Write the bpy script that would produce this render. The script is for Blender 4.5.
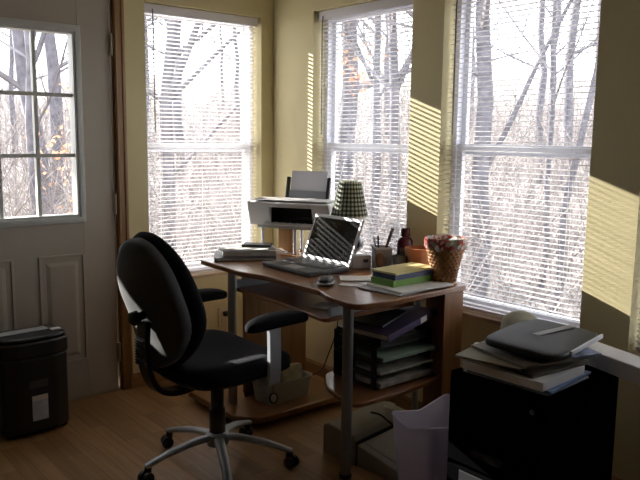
import bpy, bmesh, math, random
from mathutils import Vector, Matrix
R = math.radians
scene = bpy.context.scene
for o in list(bpy.data.objects):
    bpy.data.objects.remove(o)
C = scene.collection

# ------------------------------------------------------------------ camera
cam_d = bpy.data.cameras.new('camera')
cam = bpy.data.objects.new('camera', cam_d)
C.objects.link(cam)
cam_d.sensor_width = 36.0
cam_d.lens = 719.4 * 36.0 / 640.0
cam_d.clip_start = 0.05
cam_d.clip_end = 300
yaw, pitch, roll = R(50.24), R(8.19), R(-0.723)
fw = Vector((math.cos(yaw) * math.cos(pitch), math.sin(yaw) * math.cos(pitch), -math.sin(pitch)))
r0 = Vector((math.sin(yaw), -math.cos(yaw), 0))
d0 = fw.cross(r0)
rt = math.cos(roll) * r0 + math.sin(roll) * d0
dn = -math.sin(roll) * r0 + math.cos(roll) * d0
m3 = Matrix((rt, -dn, -fw)).transposed()
cam.matrix_world = Matrix.Translation((-2.5407, -3.5017, 1.35)) @ m3.to_4x4()
scene.camera = cam

# ------------------------------------------------------------------ world, sun, exposure
SKY = 4.6
SUN = 22.0
world = bpy.data.worlds.new('sky')
scene.world = world
world.use_nodes = True
wn = world.node_tree
wn.nodes['Background'].inputs[0].default_value = (0.90, 0.94, 1.0, 1)
wn.nodes['Background'].inputs[1].default_value = SKY
sun_d = bpy.data.lights.new('sun', 'SUN')
sun_d.energy = SUN
sun_d.color = (1.0, 0.95, 0.86)
sun_d.angle = R(0.53)
sun = bpy.data.objects.new('sun', sun_d)
C.objects.link(sun)
sdir = Vector((-0.305, 1.0, 0.345)).normalized()          # towards the sun
sun.rotation_euler = sdir.to_track_quat('Z', 'Y').to_euler()
sun.location = (-2, 6, 5)
scene.view_settings.view_transform = 'Standard'
scene.view_settings.look = 'None'
scene.view_settings.gamma = 1.0
scene.view_settings.use_curve_mapping = False
scene.view_settings.exposure = 0.35
scene.cycles.max_bounces = 10
scene.cycles.diffuse_bounces = 6
scene.cycles.transparent_max_bounces = 16
scene.cycles.use_denoising = True
scene.cycles.sample_clamp_indirect = 6.0


# ------------------------------------------------------------------ helpers
class MB:
    """collects geometry for ONE mesh object"""
    def __init__(s):
        s.v, s.f, s.m = [], [], []

    def add(s, vs, fs, mi=0):
        b = len(s.v)
        s.v += [tuple(v) for v in vs]
        s.f += [tuple(i + b for i in f) for f in fs]
        s.m += [mi] * len(fs)
        return s

    def box(s, x0, x1, y0, y1, z0, z1, mi=0):
        vs = [(x0, y0, z0), (x1, y0, z0), (x1, y1, z0), (x0, y1, z0), (x0, y0, z1), (x1, y0, z1), (x1, y1, z1), (x0, y1, z1)]
        return s.add(vs, [(0, 3, 2, 1), (4, 5, 6, 7), (0, 1, 5, 4), (1, 2, 6, 5), (2, 3, 7, 6), (3, 0, 4, 7)], mi)

    def obox(s, c, size, rz=0, tilt=None, mi=0):
        M = Matrix.Rotation(rz, 3, 'Z')
        if tilt:
            M = M @ Matrix.Rotation(tilt[0], 3, 'X') @ Matrix.Rotation(tilt[1], 3, 'Y')
        a, b, h = size[0] / 2, size[1] / 2, size[2] / 2
        vs = [Vector(c) + M @ Vector(p) for p in
              [(-a, -b, -h), (a, -b, -h), (a, b, -h), (-a, b, -h), (-a, -b, h), (a, -b, h), (a, b, h), (-a, b, h)]]
        return s.add(vs, [(0, 3, 2, 1), (4, 5, 6, 7), (0, 1, 5, 4), (1, 2, 6, 5), (2, 3, 7, 6), (3, 0, 4, 7)], mi)

    def prism(s, poly, z0, z1, mi=0):
        n = len(poly)
        vs = [(x, y, z0) for x, y in poly] + [(x, y, z1) for x, y in poly]
        fs = [tuple(range(n - 1, -1, -1)), tuple(range(n, 2 * n))]
        fs += [(i, (i + 1) % n, n + (i + 1) % n, n + i) for i in range(n)]
        return s.add(vs, fs, mi)

    def extrude(s, prof, x0, x1, mi=0):
        """profile in (y,z) swept along x"""
        n = len(prof)
        vs = [(x0, y, z) for y, z in prof] + [(x1, y, z) for y, z in prof]
        fs = [tuple(range(n)), tuple(range(2 * n - 1, n - 1, -1))]
        fs += [(i, n + i, n + (i + 1) % n, (i + 1) % n) for i in range(n)]
        return s.add(vs, fs, mi)

    def tube(s, pts, r, n=8, mi=0, flat=1.0):
        pts = [Vector(p) for p in pts]
        rs = r if isinstance(r, (list, tuple)) else [r] * len(pts)
        vs, fs = [], []
        up = Vector((0, 0, 1))
        prev = None
        for i, p in enumerate(pts):
            t = (pts[min(i + 1, len(pts) - 1)] - pts[max(i - 1, 0)]).normalized()
            if prev is None:
                a = t.cross(up)
                if a.length < 0.05:
                    a = t.cross(Vector((1, 0, 0)))
                a.normalize()
            else:
                a = (prev - t * prev.dot(t)).normalized()
            prev = a
            b = t.cross(a)
            for k in range(n):
                an = 2 * math.pi * k / n
                vs.append(p + (a * math.cos(an) + b * math.sin(an) * flat) * rs[i])
        for i in range(len(pts) - 1):
            for k in range(n):
                fs.append((i * n + k, i * n + (k + 1) % n, (i + 1) * n + (k + 1) % n, (i + 1) * n + k))
        fs.append(tuple(range(n - 1, -1, -1)))
        fs.append(tuple((len(pts) - 1) * n + k for k in range(n)))
        return s.add(vs, fs, mi)

    def lathe(s, prof, c=(0, 0, 0), n=24, mi=0, cap=True, sx=1, sy=1, fmi=None):
        vs, fs = [], []
        for r, z in prof:
            for k in range(n):
                a = 2 * math.pi * k / n
                vs.append((c[0] + r * sx * math.cos(a), c[1] + r * sy * math.sin(a), c[2] + z))
        mis = []
        for i in range(len(prof) - 1):
            for k in range(n):
                fs.append((i * n + k, i * n + (k + 1) % n, (i + 1) * n + (k + 1) % n, (i + 1) * n + k))
                mis.append(fmi(i, k) if fmi else mi)
        if cap:
            fs.append(tuple(range(n - 1, -1, -1)))
            fs.append(tuple((len(prof) - 1) * n + k for k in range(n)))
            mis += [mi, mi]
        s.add(vs, fs, mi)
        s.m[-len(fs):] = mis
        return s

    def ell(s, c, ax, e1=1.0, e2=1.0, nu=32, nv=16, warp=None, mi=0):
        """superellipsoid: ax = half sizes; e<1 is boxier"""
        def sp(v, e):
            return math.copysign(abs(v) ** e, v)
        vs, fs = [], []
        for j in range(1, nv):
            ph = -math.pi / 2 + math.pi * j / nv
            for i in range(nu):
                th = 2 * math.pi * i / nu
                p = Vector((ax[0] * sp(math.cos(ph), e1) * sp(math.cos(th), e2),
                            ax[1] * sp(math.cos(ph), e1) * sp(math.sin(th), e2), ax[2] * sp(math.sin(ph), e1)))
                vs.append(p)
        vs += [Vector((0, 0, -ax[2])), Vector((0, 0, ax[2]))]
        if warp:
            vs = [Vector(warp(p)) for p in vs]
        vs = [v + Vector(c) for v in vs]
        for j in range(nv - 2):
            for i in range(nu):
                fs.append((j * nu + i, j * nu + (i + 1) % nu, (j + 1) * nu + (i + 1) % nu, (j + 1) * nu + i))
        b, t = (nv - 1) * nu, (nv - 1) * nu + 1
        for i in range(nu):
            fs.append((b, (i + 1) % nu, i))
            fs.append((t, (nv - 2) * nu + i, (nv - 2) * nu + (i + 1) % nu))
        return s.add(vs, fs, mi)

    def ring(s, x0, x1, z0, z1, w, y0, y1, mi=0):
        """rectangular picture-frame ring in the x-z plane"""
        O = [(x0, z0), (x1, z0), (x1, z1), (x0, z1)]
        I = [(x0 + w, z0 + w), (x1 - w, z0 + w), (x1 - w, z1 - w), (x0 + w, z1 - w)]
        vs = [(x, y0, z) for x, z in O + I] + [(x, y1, z) for x, z in O + I]
        fs = []
        for i in range(4):
            j = (i + 1) % 4
            fs += [(i, j, 4 + j, 4 + i), (8 + i, 12 + i, 12 + j, 8 + j), (i, 8 + i, 8 + j, j), (4 + i, 4 + j, 12 + j, 12 + i)]
        return s.add(vs, fs, mi)

    def build(s, name, mat, parent=None, bevel=0, seg=2, smooth=None, world=False, sub=0):
        off = Vector((0, 0, 0))
        if world and parent is not None:
            q = parent
            while q is not None:
                off += q.location
                q = q.parent
        me = bpy.data.meshes.new(name)
        me.from_pydata([tuple(Vector(v) - off) for v in s.v], [], s.f)
        bm = bmesh.new()
        bm.from_mesh(me)
        bmesh.ops.recalc_face_normals(bm, faces=bm.faces)
        bm.to_mesh(me)
        bm.free()
        mats = mat if isinstance(mat, (list, tuple)) else [mat]
        for m in mats:
            me.materials.append(m)
        me.polygons.foreach_set('material_index', s.m)
        if smooth is not None:
            me.polygons.foreach_set('use_smooth', [True] * len(me.polygons))
            me.set_sharp_from_angle(angle=R(smooth))
        me.update()
        o = bpy.data.objects.new(name, me)
        C.objects.link(o)
        if parent is not None:
            o.parent = parent
        if bevel:
            b = o.modifiers.new('bevel', 'BEVEL')
            b.width = bevel
            b.segments = seg
            b.limit_method = 'ANGLE'
            b.angle_limit = R(35)
        if sub:
            b = o.modifiers.new('sub', 'SUBSURF')
            b.levels = b.render_levels = sub
        return o


def tag(o, label=None, cat=None, group=None, kind=None):
    if label: o['label'] = label
    if cat: o['category'] = cat
    if group: o['group'] = group
    if kind: o['kind'] = kind
    return o


def thing(name, label, cat, loc=(0, 0, 0), rz=0, group=None):
    o = bpy.data.objects.new(name, None)
    o.empty_display_size = 0.05
    C.objects.link(o)
    o.location = loc
    o.rotation_euler = (0, 0, rz)
    return tag(o, label, cat, group)


def struct(name, loc=(0, 0, 0), rz=0):
    o = bpy.data.objects.new(name, None)
    o.empty_display_size = 0.05
    C.objects.link(o)
    o.location = loc
    o.rotation_euler = (0, 0, rz)
    return tag(o, kind='structure')


def copy_tree(o, parent=None):
    c = o.copy()
    C.objects.link(c)
    if parent is not None:
        c.parent = parent
    for ch in list(o.children):
        copy_tree(ch, c)
    return c


MATS = {}


def mat(name, col, rough=0.6, metal=0.0, var=0.0, vscale=8.0, bump=0.0, bscale=60.0, spec=0.5, trans=0.0, coat=0.0):
    if name in MATS:
        return MATS[name]
    m = bpy.data.materials.new(name)
    m.use_nodes = True
    nt = m.node_tree
    b = nt.nodes['Principled BSDF']
    b.inputs['Base Color'].default_value = (*col, 1)
    b.inputs['Roughness'].default_value = rough
    b.inputs['Metallic'].default_value = metal
    b.inputs['Specular IOR Level'].default_value = spec
    if coat:
        b.inputs['Coat Weight'].default_value = coat
        b.inputs['Coat Roughness'].default_value = 0.15
    tc = nt.nodes.new('ShaderNodeTexCoord')
    if var:
        nz = nt.nodes.new('ShaderNodeTexNoise')
        nz.inputs['Scale'].default_value = vscale
        nz.inputs['Detail'].default_value = 4
        nt.links.new(tc.outputs['Object'], nz.inputs['Vector'])
        cr = nt.nodes.new('ShaderNodeValToRGB')
        cr.color_ramp.elements[0].position = 0.3
        cr.color_ramp.elements[1].position = 0.7
        cr.color_ramp.elements[0].color = (*[c * (1 - var) for c in col], 1)
        cr.color_ramp.elements[1].color = (*[min(1, c * (1 + var)) for c in col], 1)
        nt.links.new(nz.outputs['Fac'], cr.inputs['Fac'])
        nt.links.new(cr.outputs['Color'], b.inputs['Base Color'])
    if bump:
        nb = nt.nodes.new('ShaderNodeTexNoise')
        nb.inputs['Scale'].default_value = bscale
        nb.inputs['Detail'].default_value = 3
        nt.links.new(tc.outputs['Object'], nb.inputs['Vector'])
        bp = nt.nodes.new('ShaderNodeBump')
        bp.inputs['Strength'].default_value = bump
        bp.inputs['Distance'].default_value = 0.004
        nt.links.new(nb.outputs['Fac'], bp.inputs['Height'])
        nt.links.new(bp.outputs['Normal'], b.inputs['Normal'])
    if trans:
        tr = nt.nodes.new('ShaderNodeBsdfTranslucent')
        tr.inputs['Color'].default_value = (*col, 1)
        mx = nt.nodes.new('ShaderNodeMixShader')
        mx.inputs[0].default_value = trans
        nt.links.new(b.outputs[0], mx.inputs[1])
        nt.links.new(tr.outputs[0], mx.inputs[2])
        nt.links.new(mx.outputs[0], nt.nodes['Material Output'].inputs[0])
    MATS[name] = m
    return m


def wood(name, c1, c2, rough=0.35, axis='y', scale=1.0, coat=0.0):
    if name in MATS:
        return MATS[name]
    m = mat(name, c1, rough, coat=coat)
    nt = m.node_tree
    b = nt.nodes['Principled BSDF']
    tc = nt.nodes.new('ShaderNodeTexCoord')
    mp = nt.nodes.new('ShaderNodeMapping')
    long, short = 2.0 * scale, 38.0 * scale
    mp.inputs['Scale'].default_value = tuple(long if a == axis else short for a in 'xyz')
    nt.links.new(tc.outputs['Object'], mp.inputs['Vector'])
    nz = nt.nodes.new('ShaderNodeTexNoise')
    nz.inputs['Scale'].default_value = 1.0
    nz.inputs['Detail'].default_value = 6
    nz.inputs['Distortion'].default_value = 0.6
    nt.links.new(mp.outputs[0], nz.inputs['Vector'])
    cr = nt.nodes.new('ShaderNodeValToRGB')
    cr.color_ramp.elements[0].position = 0.3
    cr.color_ramp.elements[1].position = 0.72
    cr.color_ramp.elements[0].color = (*c1, 1)
    cr.color_ramp.elements[1].color = (*c2, 1)
    nt.links.new(nz.outputs['Fac'], cr.inputs['Fac'])
    nt.links.new(cr.outputs['Color'], b.inputs['Base Color'])
    return m


def floor_mat():
    m = mat('laminate', (0.3, 0.18, 0.08), 0.42, spec=0.3)
    nt = m.node_tree
    b = nt.nodes['Principled BSDF']
    tc = nt.nodes.new('ShaderNodeTexCoord')
    mp = nt.nodes.new('ShaderNodeMapping')
    mp.inputs['Rotation'].default_value = (0, 0, R(90))
    nt.links.new(tc.outputs['Object'], mp.inputs['Vector'])
    br = nt.nodes.new('ShaderNodeTexBrick')
    br.inputs['Scale'].default_value = 1.0
    br.inputs['Brick Width'].default_value = 0.62
    br.inputs['Row Height'].default_value = 0.066
    br.inputs['Mortar Size'].default_value = 0.0012
    br.inputs['Bias'].default_value = -0.1
    br.offset = 0.37
    br.inputs['Color1'].default_value = (0.36, 0.205, 0.092, 1)
    br.inputs['Color2'].default_value = (0.25, 0.135, 0.056, 1)
    br.inputs['Mortar'].default_value = (0.17, 0.092, 0.04, 1)
    nt.links.new(mp.outputs[0], br.inputs['Vector'])
    mp2 = nt.nodes.new('ShaderNodeMapping')
    mp2.inputs['Scale'].default_value = (45, 2.2, 1)
    nt.links.new(tc.outputs['Object'], mp2.inputs['Vector'])
    nz = nt.nodes.new('ShaderNodeTexNoise')
    nz.inputs['Scale'].default_value = 1
    nz.inputs['Detail'].default_value = 6
    nt.links.new(mp2.outputs[0], nz.inputs['Vector'])
    mx = nt.nodes.new('ShaderNodeMixRGB')
    mx.blend_type = 'OVERLAY'
    mx.inputs[0].default_value = 0.45
    nt.links.new(br.outputs['Color'], mx.inputs[1])
    nt.links.new(nz.outputs['Fac'], mx.inputs[2])
    nt.links.new(mx.outputs[0], b.inputs['Base Color'])
    return m


def glass_mat():
    m = bpy.data.materials.new('window_glass')
    m.use_nodes = True
    nt = m.node_tree
    nt.nodes.remove(nt.nodes['Principled BSDF'])
    t = nt.nodes.new('ShaderNodeBsdfTransparent')
    t.inputs[0].default_value = (0.96, 0.965, 0.97, 1)
    g = nt.nodes.new('ShaderNodeBsdfGlossy')
    g.inputs['Roughness'].default_value = 0.02
    lw = nt.nodes.new('ShaderNodeLayerWeight')
    pw = nt.nodes.new('ShaderNodeMath')
    pw.operation = 'POWER'
    pw.inputs[1].default_value = 4.0
    ma = nt.nodes.new('ShaderNodeMath')
    ma.operation = 'MULTIPLY_ADD'
    ma.inputs[1].default_value = 0.4
    ma.inputs[2].default_value = 0.02
    nt.links.new(lw.outputs['Facing'], pw.inputs[0])
    nt.links.new(pw.outputs[0], ma.inputs[0])
    mx = nt.nodes.new('ShaderNodeMixShader')
    nt.links.new(ma.outputs[0], mx.inputs[0])
    nt.links.new(t.outputs[0], mx.inputs[1])
    nt.links.new(g.outputs[0], mx.inputs[2])
    nt.links.new(mx.outputs[0], nt.nodes['Material Output'].inputs[0])
    return m


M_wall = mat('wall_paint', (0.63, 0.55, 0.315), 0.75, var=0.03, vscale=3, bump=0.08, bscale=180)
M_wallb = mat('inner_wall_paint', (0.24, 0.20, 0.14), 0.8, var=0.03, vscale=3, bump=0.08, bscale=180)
M_ceil = mat('ceiling_paint', (0.75, 0.73, 0.68), 0.85, var=0.02, bump=0.1, bscale=90)
M_floor = floor_mat()
M_door = mat('door_paint', (0.42, 0.375, 0.31), 0.5, var=0.02, vscale=4)
M_doorlite = mat('lite_frame_vinyl', (0.52, 0.53, 0.50), 0.45, var=0.01)
M_oak = wood('oak_trim', (0.20, 0.10, 0.035), (0.32, 0.175, 0.065), 0.4, 'z')
M_oakx = wood('oak_baseboard', (0.20, 0.10, 0.035), (0.32, 0.175, 0.065), 0.4, 'x')
M_vinyl = mat('window_vinyl', (0.78, 0.78, 0.84), 0.4, var=0.01)
M_blind = mat('blind_slat_vinyl', (0.84, 0.83, 0.83), 0.45, var=0.01, trans=0.22)
M_rail = mat('blind_rail', (0.74, 0.72, 0.76), 0.4, var=0.01)
M_sill = wood('sill_wood', (0.42, 0.31, 0.20), (0.52, 0.40, 0.28), 0.45, 'x')
M_glass = glass_mat()
M_wand = mat('wand_plastic', (0.16, 0.16, 0.18), 0.25)
M_brass = mat('hinge_metal', (0.45, 0.40, 0.28), 0.4, 0.9, var=0.05)

# ------------------------------------------------------------------ room shell
H = 2.44
X0, Y0 = -4.6, -5.6
T = 0.15
b = MB().box(X0 - T, T, Y0 - T, T, -0.12, 0)
tag(b.build('floor', M_floor), kind='structure')
b = MB().box(X0 - T, T, Y0 - T, T, H, H + 0.12)
tag(b.build('ceiling', M_ceil), kind='structure')


def wall_open(lo, hi, ops, put):
    """split a wall lo..hi into boxes around openings (a,b,z0,z1); put(a,b,z0,z1)"""
    ops = sorted(ops)
    cur = lo
    for a, c, z0, z1 in ops:
        if a > cur: put(cur, a, 0, H)
        if z0 > 0: put(a, c, 0, z0)
        put(a, c, z1, H)
        cur = c
    if cur < hi: put(cur, hi, 0, H)


W1 = (-0.812, -0.085, 0.565, 2.022)            # wall_left, x range
W2 = (-1.103, -0.37, 0.565, 2.022)             # wall_right, y ranges
W3 = (-2.046, -1.296, 0.565, 2.022)
W4 = (-2.99, -2.245, 0.565, 2.022)
b = MB()
wall_open(X0 - T, T, [(-1.955, -0.965, 0, 2.05), W1], lambda a, c, z0, z1: b.box(a, c, 0, T, z0, z1))
tag(b.build('wall_left', M_wall), kind='structure')
b = MB()
wall_open(Y0 - T, 0.0, [W2, W3, W4], lambda a, c, z0, z1: b.box(0, T, a, c, z0, z1))
tag(b.build('wall_right', M_wall), kind='structure')
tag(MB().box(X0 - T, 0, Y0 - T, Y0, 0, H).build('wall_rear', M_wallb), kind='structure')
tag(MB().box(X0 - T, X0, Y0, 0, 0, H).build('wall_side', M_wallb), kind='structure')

# baseboards
b = MB().extrude([(0, 0), (-0.014, 0), (-0.014, 0.062), (-0.006, 0.075), (0, 0.075)], -0.932, 0.0)
tag(b.build('baseboard_left', M_oakx), kind='structure')
o = MB().extrude([(0, 0), (-0.014, 0), (-0.014, 0.062), (-0.006, 0.075), (0, 0.075)], 0, 5.55).build('baseboard_right', M_oakx)
o.rotation_euler = (0, 0, R(-90)); o.location = (0, -0.015, 0)
tag(o, kind='structure')

# ------------------------------------------------------------------ door in the left wall
door = struct('door_1', (-1.46, 0.0, 0))
dx0, dx1, dz1 = -1.915, -1.003, 2.035
gx0, gx1, gz0, gz1 = -1.755, -1.166, 0.925, 1.85       # opening for the glazed lite
b = MB()
yA, yB = 0.006, 0.05
b.box(dx0, gx0, yA, yB, 0.008, dz1).box(gx1, dx1, yA, yB, 0.008, dz1).box(gx0, gx1, yA, yB, 0.008, gz0).box(gx0, gx1, yA, yB, gz1, dz1)
for px0, px1 in ((-1.742, -1.512), (-1.395, -1.165)):
    pz0, pz1 = 0.20, 0.755
    for w, ya, yb in ((0.0, yA, yA - 0.007),):
        b.ring(px0, px1, pz0, pz1, 0.012, yA + 0.002, yA - 0.007)
        vs = []
        for ins, y in ((0.03, yA + 0.002), (0.055, yA - 0.006)):
            vs += [(px0 + ins, y, pz0 + ins), (px1 - ins, y, pz0 + ins), (px1 - ins, y, pz1 - ins), (px0 + ins, y, pz1 - ins)]
        b.add(vs, [(0, 1, 2, 3), (4, 7, 6, 5)] + [(i, (i + 1) % 4, 4 + (i + 1) % 4, 4 + i) for i in range(4)])
b.build('door_slab', M_door, door, world=True, bevel=0.002)
b = MB().ring(gx0 - 0.014, gx1 + 0.014, gz0 - 0.014, gz1 + 0.014, 0.042, yA - 0.012, yB + 0.012)
b.ring(gx0 - 0.004, gx1 + 0.004, gz0 - 0.004, gz1 + 0.004, 0.02, yA - 0.018, yA - 0.01)
b.build('lite_frame', M_doorlite, door, world=True, bevel=0.003)
b = MB()
ix0, ix1, iz0, iz1 = gx0 + 0.028, gx1 - 0.028, gz0 + 0.028, gz1 - 0.028
b.box(ix0 - .004, ix1 + .004, 0.026, 0.03, iz0 - .004, iz1 + .004)
b.build('glass_pane', M_glass, door, world=True)
b = MB()
for k in (1, 2):
    x = ix0 + (ix1 - ix0) * k / 3
    z = iz0 + (iz1 - iz0) * k / 3
    b.box(x - 0.009, x + 0.009, 0.014, 0.042, iz0, iz1)
    b.box(ix0, ix1, 0.015, 0.041, z - 0.009, z + 0.009)
b.build('muntin_grid', M_doorlite, door, world=True)
for z in (1.79, 0.995, 0.21):
    h = MB().box(-1.008, -0.990, -0.003, 0.008, z - 0.05, z + 0.05)
    h.tube([(-0.999, -0.007, z - 0.052), (-0.999, -0.007, z + 0.052)], 0.007, 8)
    h.build('hinge', M_brass, door, world=True)
b = MB().box(-1.955, -0.965, 0.0, 0.14, 0.0, 0.008)
b.build('threshold', M_brass, door, world=True)
b = MB().box(-0.997, -0.965, 0.0, T, 0, 2.05).box(-1.955, -1.92, 0.0, T, 0, 2.05).box(-1.92, -0.997, 0.0, T, 2.04, 2.05)
b.box(-1.0, -0.995, 0.052, 0.075, 0, 2.04)
b.build('jamb', M_oak, door, world=True)
t1 = struct('trim_1', (-1.46, 0, 0))
b = MB().box(-0.990, -0.930, -0.017, 0, 0, 2.105).box(-0.985, -0.975, -0.021, -0.015, 0, 2.1).box(-0.95, -0.935, -0.021, -0.015, 0, 2.1)
b.build('casing', M_oak, t1, world=True, bevel=0.004)
MB().box(-1.99, -1.93, -0.017, 0, 0, 2.105).build('casing', M_oak, t1, world=True, bevel=0.004)
MB().box(-1.93, -0.99, -0.017, 0, 2.045, 2.105).build('casing', M_oakx, t1, world=True, bevel=0.004)


# ------------------------------------------------------------------ windows and blinds
def window(n, loc, rz, w, h, zmid):
    """local frame: x along the wall seen from inside, y outwards, z up, origin at the inner lower left corner"""
    s = struct('window_%d' % n, loc, rz)
    MB().ring(0, w, 0, h, 0.026, 0.085, 0.148).build('window_frame', M_vinyl, s, bevel=0.002)
    zm = zmid - loc[2]
    u = MB().ring(0.022, w - 0.022, zm - 0.022, h - 0.022, 0.03, 0.118, 0.14).build('upper_sash', M_vinyl, s, bevel=0.002)
    l = MB().ring(0.022, w - 0.022, 0.022, zm + 0.026, 0.034, 0.092, 0.116).build('lower_sash', M_vinyl, s, bevel=0.002)
    MB().box(0.05, w - 0.05, 0.127, 0.131, zm, h - 0.05).build('window_pane', M_glass, u)
    MB().box(0.054, w - 0.054, 0.102, 0.106, 0.054, zm).build('window_pane', M_glass, l)
    MB().box(0.0005, w - 0.0005, -0.006, -0.0004, -0.014, 0.0038).box(0.001, w - 0.001, -0.0005, 0.085, 0.0002, 0.004).build('window_sill', M_sill, s, bevel=0.003)
    return s


def blind(label, loc, rz, w, h, tilt, wand=0.66, group=None):
    t = thing('window_blind', label, 'blind', loc, rz, group)
    yc = 0.046
    m = 0.008
    MB().box(m, w - m, yc - 0.018, yc + 0.016, h - 0.04, h - 0.003).box(m + .002, w - m - .002, yc - 0.022, yc - 0.018, h - 0.052, h - 0.004).build('headrail', M_rail, t, bevel=0.002)
    sl = MB()
    pitch, half = 0.0215, 0.0125
    z = h - 0.062
    rnd = random.Random(label)
    while z > 0.034:
        a = tilt + R(rnd.uniform(-1.5, 1.5))
        prof, seg = [], 4
        top, bot = [], []
        for k in range(seg + 1):
            u = -1 + 2 * k / seg
            cr = 0.0022 * (1 - u * u)
            y, zz = u * half, cr
            yy = y * math.cos(a) - zz * math.sin(a)
            z2 = y * math.sin(a) + zz * math.cos(a)
            top.append((yc + yy, z + z2 + 0.0003))
            bot.append((yc + yy, z + z2 - 0.0003))
        sag = rnd.uniform(-0.0006, 0.0006)
        sl.extrude(top + bot[::-1], m + 0.003, w - m - 0.003)
        z -= pitch
    sl.build('slats', M_blind, t, smooth=50)
    MB().box(m + .003, w - m - .003, yc - 0.012, yc + 0.012, 0.006, 0.02).build('bottom_rail', M_rail, t, bevel=0.003)
    for fx in (0.14, 0.5, 0.86):
        c = MB()
        for dy in (-0.0135, 0.0135):
            c.tube([(w * fx, yc + dy, 0.015), (w * fx, yc + dy, h - 0.05)], 0.0008, 5)
        c.build('ladder_cord', M_blind, t)
    if wand:
        MB().tube([(0.055, yc - 0.026, h - 0.03), (0.055, yc - 0.03, h - 0.09), (0.057, yc - 0.03, h - wand)], 0.0035, 6).build('tilt_wand', M_wand, t)
    return t


G = 'white mini blinds in the window recesses'
zs = 0.565
for n, (lo, hi, z0, z1), onleft, zm, lab, tl in (
        (1, W1, True, 1.278, 'white mini blind in the window between door and room corner', R(-8)),
        (2, W2, False, 1.290, 'white mini blind in the window behind the checked lamp and printer', R(-2)),
        (3, W3, False, 1.298, 'white mini blind in the wide bright window right of the wicker basket', R(-1)),
        (4, W4, False, 1.298, 'white mini blind at the right picture edge, mostly cut off', R(-1))):
    w, h = hi - lo, z1 - z0
    loc, rz = ((lo, 0, z0), 0) if onleft else ((0, hi, z0), R(-90))
    window(n, loc, rz, w, h, zm)
    blind(lab, (loc[0], loc[1], z0 + 0.004), rz, w, h - 0.004, tl, group=G)

# ------------------------------------------------------------------ outdoors
def gz(x, y):
    d = math.hypot(max(x, -3), max(y, -6))
    k = max(0.0, d - 5)
    return -0.85 + 0.125 * k + 0.12 * math.sin(x * 0.9 + 1.3) * math.cos(y * 0.7) + 0.25 * math.sin(x * .21) * math.sin(y * .17 + 1)


M_ground = mat('leaf_litter', (0.27, 0.235, 0.215), 0.95, var=0.5, vscale=2.5, bump=0.6, bscale=20)
M_bark = mat('grey_bark', (0.125, 0.118, 0.135), 0.9, var=0.35, vscale=9, bump=0.5, bscale=40)
M_twig = mat('twig_bark', (0.16, 0.15, 0.165), 0.9, var=0.25, vscale=5)
M_leafo = mat('russet_leaf', (0.62, 0.30, 0.16), 0.7, var=0.3, vscale=6, trans=0.5)
M_brush = mat('brush_twigs', (0.24, 0.21, 0.20), 0.9, var=0.4, vscale=1.5)
g = MB()
N = 70
xs = [-14 + 74 * (i / N) ** 1.0 for i in range(N + 1)]
ys = [-26 + 86 * (i / N) for i in range(N + 1)]
vs = [(x, y, gz(x, y)) for y in ys for x in xs]
fs = []
for j in range(N):
    for i in range(N):
        fs.append((j * (N + 1) + i, j * (N + 1) + i + 1, (j + 1) * (N + 1) + i + 1, (j + 1) * (N + 1) + i))
g.add(vs, fs)
tag(g.build('ground', M_ground, smooth=180), kind='structure')


def grow(rnd, mb, p, d, length, rad, depth, n=6, wob=0.12):
    """one wandering limb and its twigs"""
    k = max(3, int(5 - depth) + 2)
    pts, rs = [p.copy()], [rad]
    q, dd = p.copy(), d.copy()
    for i in range(k):
        dd = (dd + Vector((rnd.uniform(-1, 1), rnd.uniform(-1, 1), rnd.uniform(-0.6, 0.8))) * wob).normalized()
        q = q + dd * (length / k)
        pts.append(q.copy())
        rs.append(rad * (1 - 0.82 * (i + 1) / k))
    mb.tube(pts, rs, n)
    if depth <= 0:
        return
    for i in range(1, k + 1):
        for _ in range(rnd.choice((1, 1, 2))):
            if rad < 0.0035:
                continue
            ax = Vector((rnd.uniform(-1, 1), rnd.uniform(-1, 1), rnd.uniform(-0.1, 0.9))).normalized()
            nd = (dd * 0.75 + ax * 0.85).normalized()
            grow(rnd, mb, pts[i], nd, length * rnd.uniform(0.38, 0.6), rs[i] * 0.62, depth - 1, max(3, n - 2), 0.16)


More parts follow.
